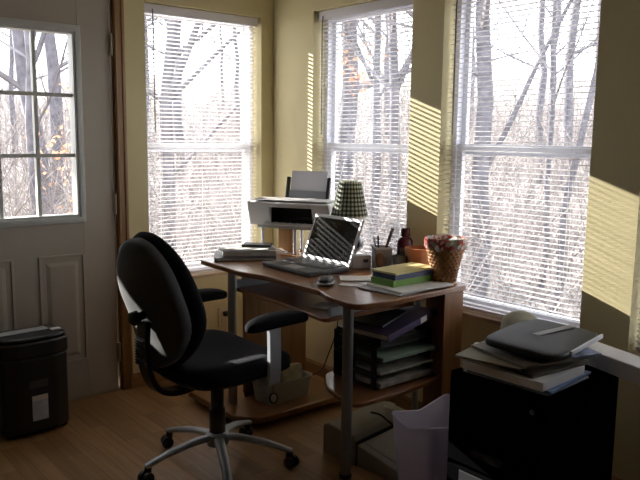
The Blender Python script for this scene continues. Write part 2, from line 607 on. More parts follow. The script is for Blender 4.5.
def tree(label, base, height, rad, seed, lean=(0, 0), fork=None, leaves=None, name='bare_tree', group=None, first=0.28, count=9, wob=0.05):
    rnd = random.Random(seed)
    t = thing(name, label, 'tree', base, 0, group)
    K = 10
    pts, rs = [], []
    for i in range(K + 1):
        u = i / K
        pts.append(Vector((lean[0] * u * height + rnd.uniform(-wob, wob) * (i > 0), lean[1] * u * height + rnd.uniform(-wob, wob) * (i > 0), -0.3 + u * (height + .3))))
        rs.append(rad * (1.12 - 0.85 * u))
    tb = MB().tube(pts, [q * (1.0 if group else 0.82) for q in rs], 10)
    if fork:
        for (u, dx, dy, L, fr) in fork:
            i = int(u * K)
            grow(rnd, tb, pts[i], Vector((dx, dy, 1)).normalized(), L, rad * fr * 0.62, 0, 8, 0.09)
    tb.build('trunk', M_bark, t, smooth=60)
    cb = MB()
    for c in range(count):
        u = first + (0.97 - first) * (c + rnd.random() * 0.6) / count
        i = min(K - 1, int(u * K))
        a = rnd.uniform(0, 2 * math.pi)
        d = Vector((math.cos(a), math.sin(a), rnd.uniform(0.25, 0.95))).normalized()
        grow(rnd, cb, pts[i].lerp(pts[i + 1], u * K - i), d, height * rnd.uniform(0.22, 0.38), rs[i] * 0.40, 2 if group else 3, 5)
    cb.build('crown', M_twig, t)
    if leaves:
        lb = MB()
        for (lx, ly, lz, sp, cnt) in leaves:
            for _ in range(cnt):
                p = Vector((lx, ly, lz)) + Vector((rnd.gauss(0, sp), rnd.gauss(0, sp), rnd.gauss(0, sp)))
                a = Vector((rnd.uniform(-1, 1), rnd.uniform(-1, 1), rnd.uniform(-1, 1))).normalized() * 0.035
                c = a.cross(Vector((rnd.uniform(-1, 1), rnd.uniform(-1, 1), rnd.uniform(-1, 1)))).normalized() * 0.022
                lb.add([p - a, p - c, p + a, p + c, ], [(0, 1, 2, 3)])
        lb.build('foliage', M_leafo, t)
    return t


CX, CY = -2.5407, -3.5017


def at(head, dist):
    x, y = CX + dist * math.cos(R(head)), CY + dist * math.sin(R(head))
    return x, y, gz(x, y)


near = [
    ('stout leaning tree seen through the upper right panes of the door', 70.6, 11.5, 9, 0.13, 3, (-0.10, 0.05), [(0.3, 0.3, -0.35, 4, .6)], 'L1'),
    ('slim upright tree seen through the middle panes of the door', 72.1, 10.0, 8, 0.06, 11, (0.01, 0.0), [(0.4, 0.25, 0.1, 3, .6)], None),
    ('forked grey tree seen through the left half of the window beside the door', 62.4, 9.4, 9, 0.105, 5, (0.015, -0.02), [(0.35, 0.25, -0.3, 4.5, .8), (0.3, 0.75, -0.65, 3.6, .5), (0.4, 0.7, -0.7, 3.2, .45), (0.2, 0.9, -0.75, 3.0, .4), (0.4, -0.4, 0.35, 3.5, .6)], None),
    ('grey tree close to the left edge of the window beside the door', 63.9, 12.0, 9, 0.10, 21, (0.0, 0.0), None, None),
    ('broad trunk with russet leaves behind the left side of the middle window', 48.3, 10.5, 9, 0.17, 8, (0.0, 0.0), None, 'L2'),
    ('slender dark trunk in the centre of the middle window', 45.9, 9.5, 9, 0.07, 31, (0.01, 0.0), [(0.3, -0.2, 0.3, 4, .6)], None),
    ('grey trunk at the right edge of the middle window', 44.1, 9.0, 9, 0.085, 14, (-0.02, 0.02), [(0.35, .3, -.35, 4, .6)], None),
    ('thick straight grey trunk in the left part of the wide right window', 37.6, 8.6, 9, 0.125, 17, (-0.012, 0.012), [(0.25, 0.28, -0.4, 5, .42)], None),
    ('thin straight sapling in the middle of the wide right window', 32.9, 9.6, 8, 0.045, 23, (0.0, 0.0), None, None),
    ('curved thin tree bending right in the wide right window', 32.3, 8.4, 7.5, 0.05, 27, (0.06, -0.09), [(0.4, 0.2, -0.5, 3.5, .7)], None),
    ('small grey tree at the left edge of the wide right window', 39.6, 11.5, 8, 0.06, 29, (0.0, 0.0), [(0.3, -0.2, 0.2, 4, .6)], None),
]
for lab, hd, ds, h, r, sd, ln, fk, lv in near:
    bx = at(hd, ds)
    leaves = None
    if lv == 'L1':
        leaves = [(-0.25, -0.9, 1.6, 0.22, 60), (0.15, -0.9, 2.1, 0.2, 45), (-0.1, -1.2, 1.1, 0.25, 50)]
    if lv == 'L2':
        leaves = [(-0.3, -0.4, 2.75, 0.14, 60), (0.1, -0.5, 2.95, 0.12, 40), (-0.1, -0.5, 2.55, 0.13, 40)]
    tree(lab, bx, h, r, sd, ln, fk, leaves)

# unseen flat roof on posts, added to keep sun off the upper door panes
pr_ = struct('sun_block_roof', (-3.4, 3.0, 0))
MB().prism([(-5.2, 0.16), (-1.60, 0.16), (-1.60, 1.7), (-2.20, 4.0), (-5.2, 4.0)], 2.50, 2.60).build('sun_block_slab', M_vinyl, pr_, world=True)
for px_, py_ in ((-2.40, 3.78), (-5.1, 3.78)):
    MB().box(px_ - 0.045, px_ + 0.045, py_ - 0.045, py_ + 0.045, gz(px_, py_) - 0.3, 2.50).build('post', M_vinyl, pr_, world=True)

rnd = random.Random(77)
protos = []
GT = 'slim bare trees on the slope behind'
LT = 'slim bare grey tree standing far up the wooded slope outside the windows'
count = 0
while count < 34:
    hd = rnd.uniform(22, 82)
    ds = rnd.uniform(15, 40)
    bx = at(hd, ds)
    if bx[0] < 1.0 - 0.28 * bx[1] + 1.2:
        continue
    if len(protos) < 5:
        t = tree(LT, bx, rnd.uniform(8, 12), rnd.uniform(0.05, 0.12), 100 + count, (rnd.uniform(-.04, .04), rnd.uniform(-.04, .04)), None, None, group=GT, count=8)
        protos.append(t)
    else:
        t = copy_tree(rnd.choice(protos))
        t.location = bx
        t.rotation_euler = (0, 0, rnd.uniform(0, 6.28))
        s = rnd.uniform(0.8, 1.25)
        t.scale = (s, s, s)
    count += 1

ub = MB()
for i in range(5200):
    hd = rnd.uniform(20, 84)
    ds = 7.5 + 30 * rnd.random() ** 1.4
    x, y, z = at(hd, ds)
    if x < 0.6 and y < 1.0:
        continue
    hgt = rnd.uniform(0.5, 2.4)
    d = Vector((rnd.gauss(0, 0.35), rnd.gauss(0, 0.35), 1)).normalized()
    p = Vector((x, y, z - 0.05))
    pts = [p]
    for k in range(3):
        d = (d + Vector((rnd.gauss(0, .25), rnd.gauss(0, .25), rnd.gauss(0, .12)))).normalized()
        pts.append(pts[-1] + d * hgt / 3)
    rr = rnd.uniform(0.004, 0.012) * (0.6 + ds / 22)
    ub.tube(pts, [rr, rr * .8, rr * .55, rr * .25], 3)
    for k in (1, 2):
        d2 = (d + Vector((rnd.gauss(0, .8), rnd.gauss(0, .8), rnd.gauss(0, .3)))).normalized()
        ub.tube([pts[k], pts[k] + d2 * hgt * .3, pts[k] + d2 * hgt * .55 + Vector((0, 0, rnd.uniform(-.1, .15)))], [rr * .6, rr * .4, rr * .2], 3)
tag(ub.build('undergrowth', M_brush), 'tangle of bare brush and twigs covering the slope outside', 'undergrowth', kind='stuff')

# ------------------------------------------------------------------ materials for the furniture
M_desk = wood('desk_laminate', (0.17, 0.068, 0.024), (0.27, 0.118, 0.044), 0.28, 'y', 1.0, coat=0.3)
M_deskp = wood('desk_panel_laminate', (0.18, 0.078, 0.026), (0.27, 0.125, 0.046), 0.4, 'z')
M_leg = mat('desk_leg_metal', (0.30, 0.32, 0.34), 0.38, 0.85, var=0.03)
M_shelfglass = mat('riser_shelf_grey', (0.42, 0.44, 0.42), 0.25, var=0.02)
M_black = mat('black_fabric', (0.012, 0.012, 0.015), 0.95, spec=0.12, var=0.2, vscale=40, bump=0.25, bscale=400)
M_bplast = mat('black_plastic', (0.015, 0.015, 0.017), 0.4, var=0.1)
M_shell = mat('chair_shell_plastic', (0.02, 0.02, 0.021), 0.8, var=0.1, spec=1.0)
M_silver = mat('silver_painted_metal', (0.42, 0.44, 0.47), 0.45, 0.45, var=0.02)
M_chrome = mat('chrome', (0.7, 0.7, 0.72), 0.15, 1.0)
M_white = mat('white_plastic', (0.75, 0.75, 0.76), 0.35, var=0.01)
M_paper = mat('paper', (0.78, 0.78, 0.77), 0.8, var=0.03)
M_paperg = mat('grey_paper', (0.62, 0.62, 0.70), 0.8, var=0.02)
M_darkgrey = mat('dark_grey_plastic', (0.06, 0.062, 0.07), 0.45, var=0.05)
M_screen = mat('laptop_screen', (0.004, 0.0045, 0.006), 0.12, spec=0.5)
M_bezel = mat('laptop_bezel', (0.36, 0.36, 0.38), 0.35, 0.4, var=0.02)
M_cable = mat('black_cable', (0.012, 0.012, 0.012), 0.5)
M_wcable = mat('white_cable', (0.7, 0.7, 0.68), 0.5)


def rounded(poly, rads, n=6):
    """round the corners of a polygon"""
    out = []
    k = len(poly)
    for i in range(k):
        p, a, c = Vector(poly[i]), Vector(poly[i - 1]), Vector(poly[(i + 1) % k])
        r = rads[i] if isinstance(rads, (list, tuple)) else rads
        if r <= 0:
            out.append(tuple(p))
            continue
        u, v = (a - p).normalized(), (c - p).normalized()
        ang = u.angle(v)
        dd = min(r / math.tan(ang / 2), (a - p).length * .48, (c - p).length * .48)
        s, e = p + u * dd, p + v * dd
        for j in range(n + 1):
            t = j / n
            out.append(tuple(s * (1 - t) ** 2 + p * 2 * t * (1 - t) + e * t * t))
    return out


def curve_pts(pts, n=6):
    """Catmull-Rom through points"""
    P = [Vector(p) for p in pts]
    out = []
    for i in range(len(P) - 1):
        a, b_, c, d = P[max(i - 1, 0)], P[i], P[i + 1], P[min(i + 2, len(P) - 1)]
        for j in range(n):
            t = j / n
            out.append(0.5 * ((2 * b_) + (c - a) * t + (2 * a - 5 * b_ + 4 * c - d) * t * t + (3 * b_ - a - 3 * c + d) * t ** 3))
    out.append(P[-1])
    return out


DZ = 0.73
# ------------------------------------------------------------------ desk
desk = thing('computer_desk', 'brown laminate computer desk with silver tube legs under the printer and laptop', 'desk', (-0.43, -1.0, 0))
top = rounded([(-0.725, -0.372), (-0.42, -0.285), (-0.115, -0.285), (-0.115, -1.585), (-0.62, -1.60), (-0.765, -1.58), (-0.738, -1.38), (-0.704, -1.30), (-0.702, -0.92), (-0.742, -0.76)],
              [0.03, 0.05, 0.01, 0.03, 0.06, 0.05, 0.03, 0.03, 0.2, 0.2])
MB().prism(top, DZ - 0.024, DZ).build('desktop', M_desk, desk, world=True, bevel=0.004, smooth=40)
ks = rounded([(-0.69, -0.64), (-0.22, -0.64), (-0.22, -1.37), (-0.735, -1.37), (-0.70, -1.0)], [0.03, 0, 0, 0.03, 0.3])
kb = MB().prism(ks, 0.612, 0.63).build('keyboard_shelf', M_desk, desk, world=True, bevel=0.003)
for y in (-0.66, -1.355):
    MB().box(-0.70, -0.24, y - 0.008, y + 0.008, 0.631, 0.668).box(-0.66, -0.60, y - 0.006, y + 0.006, 0.668, DZ - 0.025).box(-0.34, -0.28, y - 0.006, y + 0.006, 0.668, DZ - 0.025).build('slide_rail', M_silver, kb, world=True, bevel=0.002)
for x, y in ((-0.712, -0.655), (-0.715, -1.485)):
    lg = MB().tube([(x, y, 0.0), (x, y, DZ - 0.025)], 0.0215, 20).build('leg', M_leg, desk, world=True, smooth=40)
    MB().lathe([(0.024, 0.0), (0.026, 0.004), (0.026, 0.014), (0.0225, 0.018)], (x, y, 0), 20).build('foot_cap', M_bplast, lg, world=True, smooth=40)
for x, y in ((-0.133, -1.315), (-0.16, -0.36)):
    MB().tube([(x, y, 0.0), (x, y, DZ - 0.025)], 0.015, 14).build('rear_leg', M_leg, desk, world=True, smooth=40)
MB().box(-0.625, -0.24, -0.63, -0.612, 0.08, DZ - 0.025).build('side_panel', M_deskp, desk, world=True, bevel=0.001)
MB().box(-0.195, -0.072, -1.525, -1.507, 0.0, DZ - 0.025).build('side_panel', M_deskp, desk, world=True, bevel=0.001)
MB().box(-0.13, -0.114, -1.5, -1.36, 0.0, DZ - 0.025).build('back_panel', M_deskp, desk, world=True, bevel=0.001)
fb = rounded([(-0.80, -0.36), (-0.17, -0.36), (-0.17, -0.90), (-0.72, -0.90), (-0.80, -0.80)], [0.02, 0, 0, 0.08, 0.06])
MB().prism(fb, 0.03, 0.06).box(-0.62, -0.24, -0.63, -0.612, 0.058, 0.09).box(-0.6, -0.2, -0.8, -0.45, 0.0, 0.03).build('floor_shelf', M_desk, desk, world=True, bevel=0.005, smooth=40)
osf = rounded([(-0.53, -1.13), (-0.135, -1.13), (-0.135, -1.475), (-0.42, -1.51), (-0.70, -1.50), (-0.64, -1.27)], [0.08, 0, 0.02, 0.2, 0.06, 0.2])
MB().prism(osf, 0.28, 0.30).build('tray_shelf', M_desk, desk, world=True, bevel=0.004, smooth=40)
# raised printer shelf on posts
PC = (-0.379, -0.361)
hd = R(-60)
ex, ey = (math.cos(hd), math.sin(hd)), (-math.sin(hd), math.cos(hd))


def pl(t, d):
    """point at t along the printer front, d behind it"""
    return (PC[0] + ex[0] * t + ey[0] * d, PC[1] + ex[1] * t + ey[1] * d)


sh = rounded([pl(0.0, 0.0), pl(0.385, 0.0), pl(0.385, 0.17), pl(0.2, 0.22), pl(0.05, 0.13)], [0.02, 0.03, 0.03, 0.05, 0.03])
MB().prism(sh, 0.868, 0.882).build('printer_shelf', M_shelfglass, desk, world=True, bevel=0.003)
for (x, y) in ((-0.330, -0.366), (-0.237, -0.526), pl(0.33, 0.05), pl(0.2, 0.17)):
    MB().lathe([(0.013, 0), (0.013, 0.006), (0.0085, 0.008), (0.0085, 0.128), (0.012, 0.13), (0.012, 0.137)], (x, y, DZ), 12).build('shelf_post', M_silver, desk, world=True, smooth=40)
c = pl(0.14, 0.095)
MB().obox((c[0], c[1], DZ + 0.069), (0.085, 0.02, 0.136), hd).build('shelf_support', wood('support_wood', (0.36, 0.19, 0.07), (0.48, 0.27, 0.11), 0.4, 'z'), desk, world=True, bevel=0.002)

# ------------------------------------------------------------------ printer on the raised shelf
pr = thing('printer', 'white inkjet printer with dark paper mouth on the raised desk shelf', 'printer', (pl(-0.03, 0)[0], pl(-0.03, 0)[1], 0.8825), hd)
# local x along the front, y into the machine, z up
w, dp = 0.455, 0.215
prof = [(0.004, 0.0), (dp, 0.0), (dp, 0.128), (0.16, 0.134), (-0.03, 0.126), (-0.036, 0.12)]
body = MB()
mx0, mx1, mz0, mz1 = 0.125, 0.36, 0.016, 0.100


def fy(z):
    return 0.004 + (-0.036 - 0.004) * z / 0.12


# body built around a real mouth
body.extrude(prof, 0.0, mx0)
body.extrude(prof, mx1, w)
body.extrude([(fy(0.0), 0.0), (dp, 0.0), (dp, mz0), (fy(mz0), mz0)], mx0, mx1)
body.extrude([(fy(mz1), mz1), (dp, mz1), (dp, 0.128), (0.16, 0.134), (-0.03, 0.126), (-0.036, 0.12)], mx0, mx1)
body.box(mx0, mx1, 0.13, dp, mz0, mz1)
body.build('body', M_white, pr, bevel=0.006, seg=3, smooth=45)
MB().box(mx0 + 0.001, mx1 - 0.001, 0.02, 0.128, mz0 + 0.0005, mz0 + 0.006).box(mx0 + .001, mx1 - .001, 0.07, 0.128, mz0 + 0.03, mz1 - 0.001).box(mx0 + .001, mx0 + .004, 0.0, .128, mz0 + .001, mz1 - .001).box(mx1 - .004, mx1 - .001, 0.0, .128, mz0 + .001, mz1 - .001).build('paper_mouth', M_bplast, pr)
tr = MB()
tr.box(0.09, 0.39, -0.03, 0.002, 0.004, 0.0155)
for k in range(5):
    tr.box(0.15 + k * 0.04, 0.162 + k * 0.04, -0.02, 0.0, 0.0155, 0.022)
tr.build('output_tray', M_white, pr, bevel=0.003)
MB().box(0.012, w - 0.012, -0.022, 0.15, 0.1345, 0.1375).build('scanner_lid', M_white, pr, bevel=0.0015)
MB().box(0.03, 0.075, -0.012, 0.05, 0.1376, 0.140).build('control_panel', M_darkgrey, pr, bevel=0.001)
ft = MB()
for s, x in ((-1, 0.13), (1, 0.365)):
    ft.obox((x, dp - 0.002, 0.185), (0.018, 0.02, 0.125), 0, (R(-14), 0))
ft.obox((0.2475, dp + 0.014, 0.17), (0.22, 0.006, 0.085), 0, (R(-14), 0))
ft.build('paper_tray', M_bplast, pr, bevel=0.003)
MB().obox((0.2475, dp - 0.012, 0.154), (0.212, 0.005, 0.04), 0, (R(-14), 0)).build('tray_front', mat('tray_grey', (0.24, 0.25, 0.29), 0.4), pr, bevel=0.001)
ps = thing('paper_sheets', 'grey white blank paper standing in the printer feed tray', 'paper', (pl(0.2175, dp)[0], pl(0.2175, dp)[1], 1.02), hd)
MB().obox((0, 0.0115, 0.070), (0.208, 0.004, 0.146), 0, (R(-14), 0)).build('sheet_block', M_paperg, ps)

# ------------------------------------------------------------------ office chair
ch = thing('office_chair', 'black swivel office chair with oval backrest and silver star base', 'chair', (-1.06, -1.08, 0), R(4))


def seat_warp(p):
    x, y, z = p
    z += -0.035 * max(0, (x - 0.10) / 0.17) ** 2 + 0.02 * (abs(y) / 0.26) ** 2 * (z > 0) - 0.012 * (1 - (y / .26) ** 2) * (z > 0)
    return (x, y, z)


MB().ell((0.005, 0, 0.462), (0.255, 0.262, 0.048), 0.55, 0.62, 44, 18, seat_warp).build('seat', M_black, ch, smooth=180)
MB().ell((-0.01, 0, 0.415), (0.20, 0.20, 0.018), 0.4, 0.6, 32, 10).box(-0.12, 0.08, -0.08, 0.08, 0.375, 0.41).build('seat_pan', M_bplast, ch, smooth=60)
# backrest: local plane tilted back
tb = R(10)


def back_pt(u, v, d):
    """u across, v up from the centre, d forward"""
    cx_, cz_ = -0.275, 0.735
    return (cx_ + d * math.cos(tb) - v * math.sin(tb), u, cz_ + v * math.cos(tb) + d * math.sin(tb))


def cushion_warp(p):
    x, y, z = p          # x thickness, y across, z up
    bend = 0.10 * (y / 0.23) ** 2 * 0.35 - 0.03 * (z / 0.26) ** 2 * 0
    lum = 0.018 * math.exp(-((z + 0.09) / 0.1) ** 2)
    wz = 1.0 - 0.10 * max(0, -z / 0.26) ** 2
    return back_pt(y * wz, z, x + bend + lum)




def oval(name, ax, off, mtl, warpk, bk=0.04):
    vs_mb = MB()
    nu, nv = 48, 14
    # oval disc with rounded rim: rings from rear centre over the rim to front centre
    a, bb, t = ax
    prof = []
    for k in range(nv + 1):
        ph = -math.pi / 2 + math.pi * k / nv
        prof.append((max(0.0, (math.cos(ph)) ** 0.55) if abs(math.cos(ph)) > 1e-6 else 0.0, math.copysign(abs(math.sin(ph)) ** warpk, math.sin(ph)) * t))
    vs, fs = [], []
    for r_, d in prof[1:-1]:
        for i in range(nu):
            th = 2 * math.pi * i / nu
            y, z = a * r_ * math.cos(th), bb * r_ * math.sin(th)
            bend = bk * (y / 0.23) ** 2
            lum = 0.02 * math.exp(-((z + 0.09) / 0.1) ** 2)
            wz = 1.0 - 0.12 * max(0, -z / 0.26) ** 2
            vs.append(back_pt(y * wz, z, d + off + bend + lum))
    m_ = len(prof) - 2
    for j in range(m_ - 1):
        for i in range(nu):
            fs.append((j * nu + i, j * nu + (i + 1) % nu, (j + 1) * nu + (i + 1) % nu, (j + 1) * nu + i))
    lum0 = 0.02 * math.exp(-(0.9) ** 2)
    vs.append(back_pt(0, 0, prof[0][1] + off + lum0))
    vs.append(back_pt(0, 0, prof[-1][1] + off + lum0))
    for i in range(nu):
        fs.append((m_ * nu, (i + 1) % nu, i))
        fs.append((m_ * nu + 1, (m_ - 1) * nu + i, (m_ - 1) * nu + (i + 1) % nu))
    vs_mb.add(vs, fs)
    return vs_mb.build(name, mtl, ch, smooth=180)


br_ = oval('backrest', (0.218, 0.266, 0.045), 0.012, M_black, 0.9)
sh_ = oval('back_shell', (0.206, 0.252, 0.034), -0.030, M_shell, 0.4, 0.015)
k0, k1 = Vector(back_pt(0.0, -0.035, -0.055)), Vector(back_pt(0, -0.035, -0.112))
MB().tube([k0, k0.lerp(k1, .45)], 0.016, 12).tube([k0.lerp(k1, .45), k0.lerp(k1, .5), k1.lerp(k0, .1), k1], [0.018, 0.027, 0.027, 0.02], 14).build('adjust_knob', M_bplast, ch, smooth=40)
bar = curve_pts([(-0.325, 0, 0.67), (-0.33, 0, 0.57), (-0.318, 0, 0.47), (-0.275, 0, 0.395), (-0.19, 0, 0.368), (-0.05, 0, 0.382)], 6)
jb = MB()
vs = []
for i, p in enumerate(bar):
    tdir = (bar[min(i + 1, len(bar) - 1)] - bar[max(i - 1, 0)]).normalized()
    nn = tdir.cross(Vector((0, 1, 0)))
    for sy, sn in ((-1, -1), (1, -1), (1, 1), (-1, 1)):
        vs.append(p + Vector((0, 0.034 * sy, 0)) + nn * 0.011 * sn)
fs = [(0, 1, 2, 3), tuple(4 * (len(bar) - 1) + k for k in (3, 2, 1, 0))]
for i in range(len(bar) - 1):
    for k in range(4):
        fs.append((4 * i + k, 4 * i + (k + 1) % 4, 4 * i + 4 + (k + 1) % 4, 4 * i + 4 + k))
jb.add(vs, fs)
jbo = jb.build('support_bar', M_bplast, ch, bevel=0.004, smooth=50)
rb = MB()
for k in range(9):
    z = 0.505 + k * 0.011
    rb.box(-0.350, -0.334, -0.03, 0.03, z, z + 0.006)
rb.box(-0.343, -0.325, -0.032, 0.032, 0.50, 0.605)
rb.build('ribbed_cover', M_darkgrey, jbo, bevel=0.001)
for s in (-1, 1):
    def arm_warp(p, s=s):
        x, y, z = p
        return (x, y * (1.0 - 0.25 * (x / 0.15) * (x > 0)), z - 0.014 * (abs(x) / 0.15) ** 2.4 * (z > -1))
    a = MB().ell((0.095, 0.268 * s, 0.655), (0.152, 0.043, 0.026), 0.6, 0.75, 36, 14, arm_warp).build('armrest', M_black if s > 0 else M_black, ch, smooth=180)
    x = 0.07
    post = [(x, 0.272 * s, 0.65), (x, 0.275 * s, 0.58), (x, 0.276 * s, 0.50), (x, 0.272 * s, 0.43), (x, 0.25 * s, 0.405), (x, 0.12 * s, 0.402)]
    post = curve_pts(post, 5)
    pm = MB()
    vs = []
    for i, p in enumerate(post):
        td = (post[min(i + 1, len(post) - 1)] - post[max(i - 1, 0)]).normalized()
        nn = td.cross(Vector((1, 0, 0)))
        for sx, sn in ((-1, -1), (1, -1), (1, 1), (-1, 1)):
            vs.append(p + Vector((0.027 * sx, 0, 0)) + nn * 0.009 * sn)
    fs = [(0, 1, 2, 3), tuple(4 * (len(post) - 1) + k for k in (3, 2, 1, 0))]
    for i in range(len(post) - 1):
        for k in range(4):
            fs.append((4 * i + k, 4 * i + (k + 1) % 4, 4 * i + 4 + (k + 1) % 4, 4 * i + 4 + k))
    pm.add(vs, fs)
    pm.build('arm_post', M_silver, a, bevel=0.003, smooth=50)
    MB().box(0.0, 0.19, 0.268 * s - 0.03, 0.268 * s + 0.03, 0.632, 0.642).build('arm_plate', M_bplast, a, bevel=0.004)
MB().lathe([(0.033, 0.14), (0.033, 0.25), (0.027, 0.252), (0.027, 0.34), (0.021, 0.342), (0.021, 0.39)], (0, 0, 0), 24).build('gas_lift', M_bplast, ch, smooth=35)
MB().lathe([(0.02, 0.092), (0.044, 0.095), (0.048, 0.11), (0.046, 0.142), (0.035, 0.15)], (0, 0, 0), 24).build('hub', M_silver, ch, smooth=35)
MB().tube([(0.06, -0.10, 0.40), (0.06, -0.19, 0.395), (0.06, -0.225, 0.39)], [0.006, 0.006, 0.011], 8).build('height_lever', M_bplast, ch, smooth=40)
for wa in (103, 173, 246, 319, 31):
    a = R(wa - 4)
    ca, sa = math.cos(a), math.sin(a)
    pts = [(0.03 * ca, 0.03 * sa, 0.127), (0.10 * ca, 0.10 * sa, 0.123), (0.2 * ca, 0.2 * sa, 0.104), (0.275 * ca, 0.275 * sa, 0.08), (0.305 * ca, 0.305 * sa, 0.070)]
    lg = MB().tube(curve_pts(pts, 4), [0.022] * 5 + [0.02] * 4 + [0.018] * 4 + [0.0165] * 4, 12, flat=0.62).build('leg', M_silver, ch, smooth=50)
    cm = MB()
    cc = Vector((0.295 * ca, 0.295 * sa, 0))
    sw = a + R({103: 60, 173: 20, 246: 45, 319: -35, 31: 75}[wa])
    ax = Vector((-math.sin(sw), math.cos(sw), 0))
    off = Vector((math.cos(sw), math.sin(sw), 0)) * 0.012
    for s in (-1, 1):
        q = cc + off + ax * 0.014 * s + Vector((0, 0, 0.0255))
        cm.tube([q - ax * 0.009, q - ax * 0.007, q + ax * 0.007, q + ax * 0.009], [0.021, 0.025, 0.025, 0.021], 18)
    cm.tube([cc + off * 0.5 + Vector((0, 0, 0.03)), cc + Vector((0, 0, 0.066))], [0.018, 0.014], 10)
    cm.build('caster', M_bplast, lg, smooth=40)

# ------------------------------------------------------------------ laptop and mouse
lp = thing('laptop', 'open laptop with silver bezel and black keyboard deck on the desk', 'laptop', (-0.45, -0.89, DZ + 0.001))
MB().box(-0.575, -0.335, -1.065, -0.705, DZ + 0.001, DZ + 0.022).build('base', M_darkgrey, lp, world=True, bevel=0.006, seg=3)
kd = MB()
for r_ in range(6):
    for c_ in range(15):
        x = -0.36 - r_ * 0.0185
        y = -0.735 - c_ * 0.0203
        kd.box(x - 0.016, x, y - 0.0175, y, DZ + 0.0215, DZ + 0.0245)
kd.build('keyboard', M_bplast, lp, world=True)
MB().box(-0.56, -0.50, -0.95, -0.85, DZ + 0.0217, DZ + 0.0228).build('touchpad', M_bezel, lp, world=True)
sc = MB()
tl = math.atan2(0.085, 0.215)
S0 = Vector((-0.334, 0, DZ + 0.018))
su = Vector((math.sin(tl), 0, math.cos(tl)))
sn_ = Vector((-math.cos(tl), 0, math.sin(tl)))


def scr(mb, y0, y1, v0, v1, d0_, d1_):
    vs = []
    for d in (d0_, d1_):
        for (y, v) in ((y0, v0), (y1, v0), (y1, v1), (y0, v1)):
            p = S0 + su * v + sn_ * d
            vs.append((p.x, y, p.z))
    return mb.add(vs, [(0, 1, 2, 3), (4, 7, 6, 5)] + [(i, 4 + i, 4 + (i + 1) % 4, (i + 1) % 4) for i in range(4)])


yl, yr = -0.708, -1.062
fr = MB()
scr(fr, yl, yr, 0.0, 0.236, -0.010, 0.0)
lid = fr.build('screen_lid', M_bezel, lp, world=True, bevel=0.004)
p_ = MB()
scr(p_, yl - 0.016, yr + 0.016, 0.022, 0.220, 0.0003, 0.0012)
p_.build('screen', M_screen, lid, world=True)
MB().tube([(-0.335, -0.74, DZ + 0.021), (-0.335, -1.03, DZ + 0.021)], 0.007, 10).build('hinge', M_darkgrey, lp, world=True)
ms = thing('computer_mouse', 'black mouse with silver grey rim on the desk in front of the laptop', 'mouse', (-0.610, -1.225, DZ + 0.001), R(35))
MB().ell((0, 0, 0.012), (0.052, 0.032, 0.022), 0.8, 0.8, 28, 14, lambda p: (p[0], p[1], max(p[2], -0.011) + (0.004 if p[2] > 0 else 0))).build('shell', M_darkgrey, ms, smooth=180)
MB().ell((0, 0, 0.010), (0.0545, 0.0345, 0.007), 0.6, 0.8, 28, 8).build('rim', M_silver, ms, smooth=180)
MB().tube([(0.026, -0.003, 0.035), (0.026, 0.003, 0.035)], 0.008, 12).build('scroll_wheel', M_bplast, ms)

# ------------------------------------------------------------------ table lamp
LX, LY = -0.13, -0.832
la = thing('table_lamp', 'table lamp with green and white checked shade and dark round base', 'lamp', (LX, LY, DZ + 0.001))
M_ceram = mat('dark_ceramic', (0.02, 0.022, 0.026), 0.2, coat=0.5)
MB().lathe([(0.0, 0.0), (0.05, 0.0), (0.056, 0.006), (0.054, 0.014), (0.03, 0.022), (0.03, 0.03), (0.06, 0.05), (0.075, 0.08), (0.072, 0.11), (0.05, 0.138), (0.022, 0.155), (0.016, 0.165), (0.016, 0.175)], (0, 0, 0), 28, cap=False).build('base', M_ceram, la, smooth=40)
MB().lathe([(0.008, 0.165), (0.008, 0.24), (0.015, 0.242), (0.015, 0.29), (0.012, 0.292)], (0, 0, 0), 14).build('socket', M_brass, la, smooth=40)
MB().ell((0, 0, 0.325), (0.028, 0.028, 0.036), 1, 1, 16, 10).build('bulb', M_white, la, smooth=180)
gm = [mat('gingham_white', (0.62, 0.63, 0.56), 0.9, trans=0.35), mat('gingham_mid', (0.16, 0.185, 0.13), 0.9, trans=0.3), mat('gingham_dark', (0.03, 0.042, 0.03), 0.9, trans=0.25)]
rows = 17
pf = []
for k in range(rows + 1):
    u = k / rows
    pf.append((0.094 + (0.056 - 0.094) * u, 0.223 + 0.178 * u))
sd = MB()


def gcol(i, k):
    if i >= rows:
        return 0
    return ((i // 1) % 2) + ((k // 1) % 2)


sd.lathe(pf, (0, 0, 0), 52, cap=False, fmi=gcol)
inner = [(r_ - 0.0015, z) for r_, z in pf]
sd.lathe(inner, (0, 0, 0), 40, cap=False, mi=0)
sd.build('lamp_shade', gm, la, smooth=60)
MB().lathe([(0.0955, 0.219), (0.0965, 0.226), (0.093, 0.228), (0.092, 0.219), (0.0955, 0.219)], (0, 0, 0), 40, cap=False).build('shade_trim', M_paper, la, smooth=60)
sp = MB()
for k in range(3):
    a = k * 2 * math.pi / 3
    sp.tube([(0, 0, 0.36), (0.03 * math.cos(a), 0.03 * math.sin(a), 0.385), (0.056 * math.cos(a), 0.056 * math.sin(a), 0.398)], 0.0015, 5)
sp.tube([(0, 0, 0.355), (0, 0, 0.405)], 0.003, 6)
sp.build('shade_spider', M_brass, la)

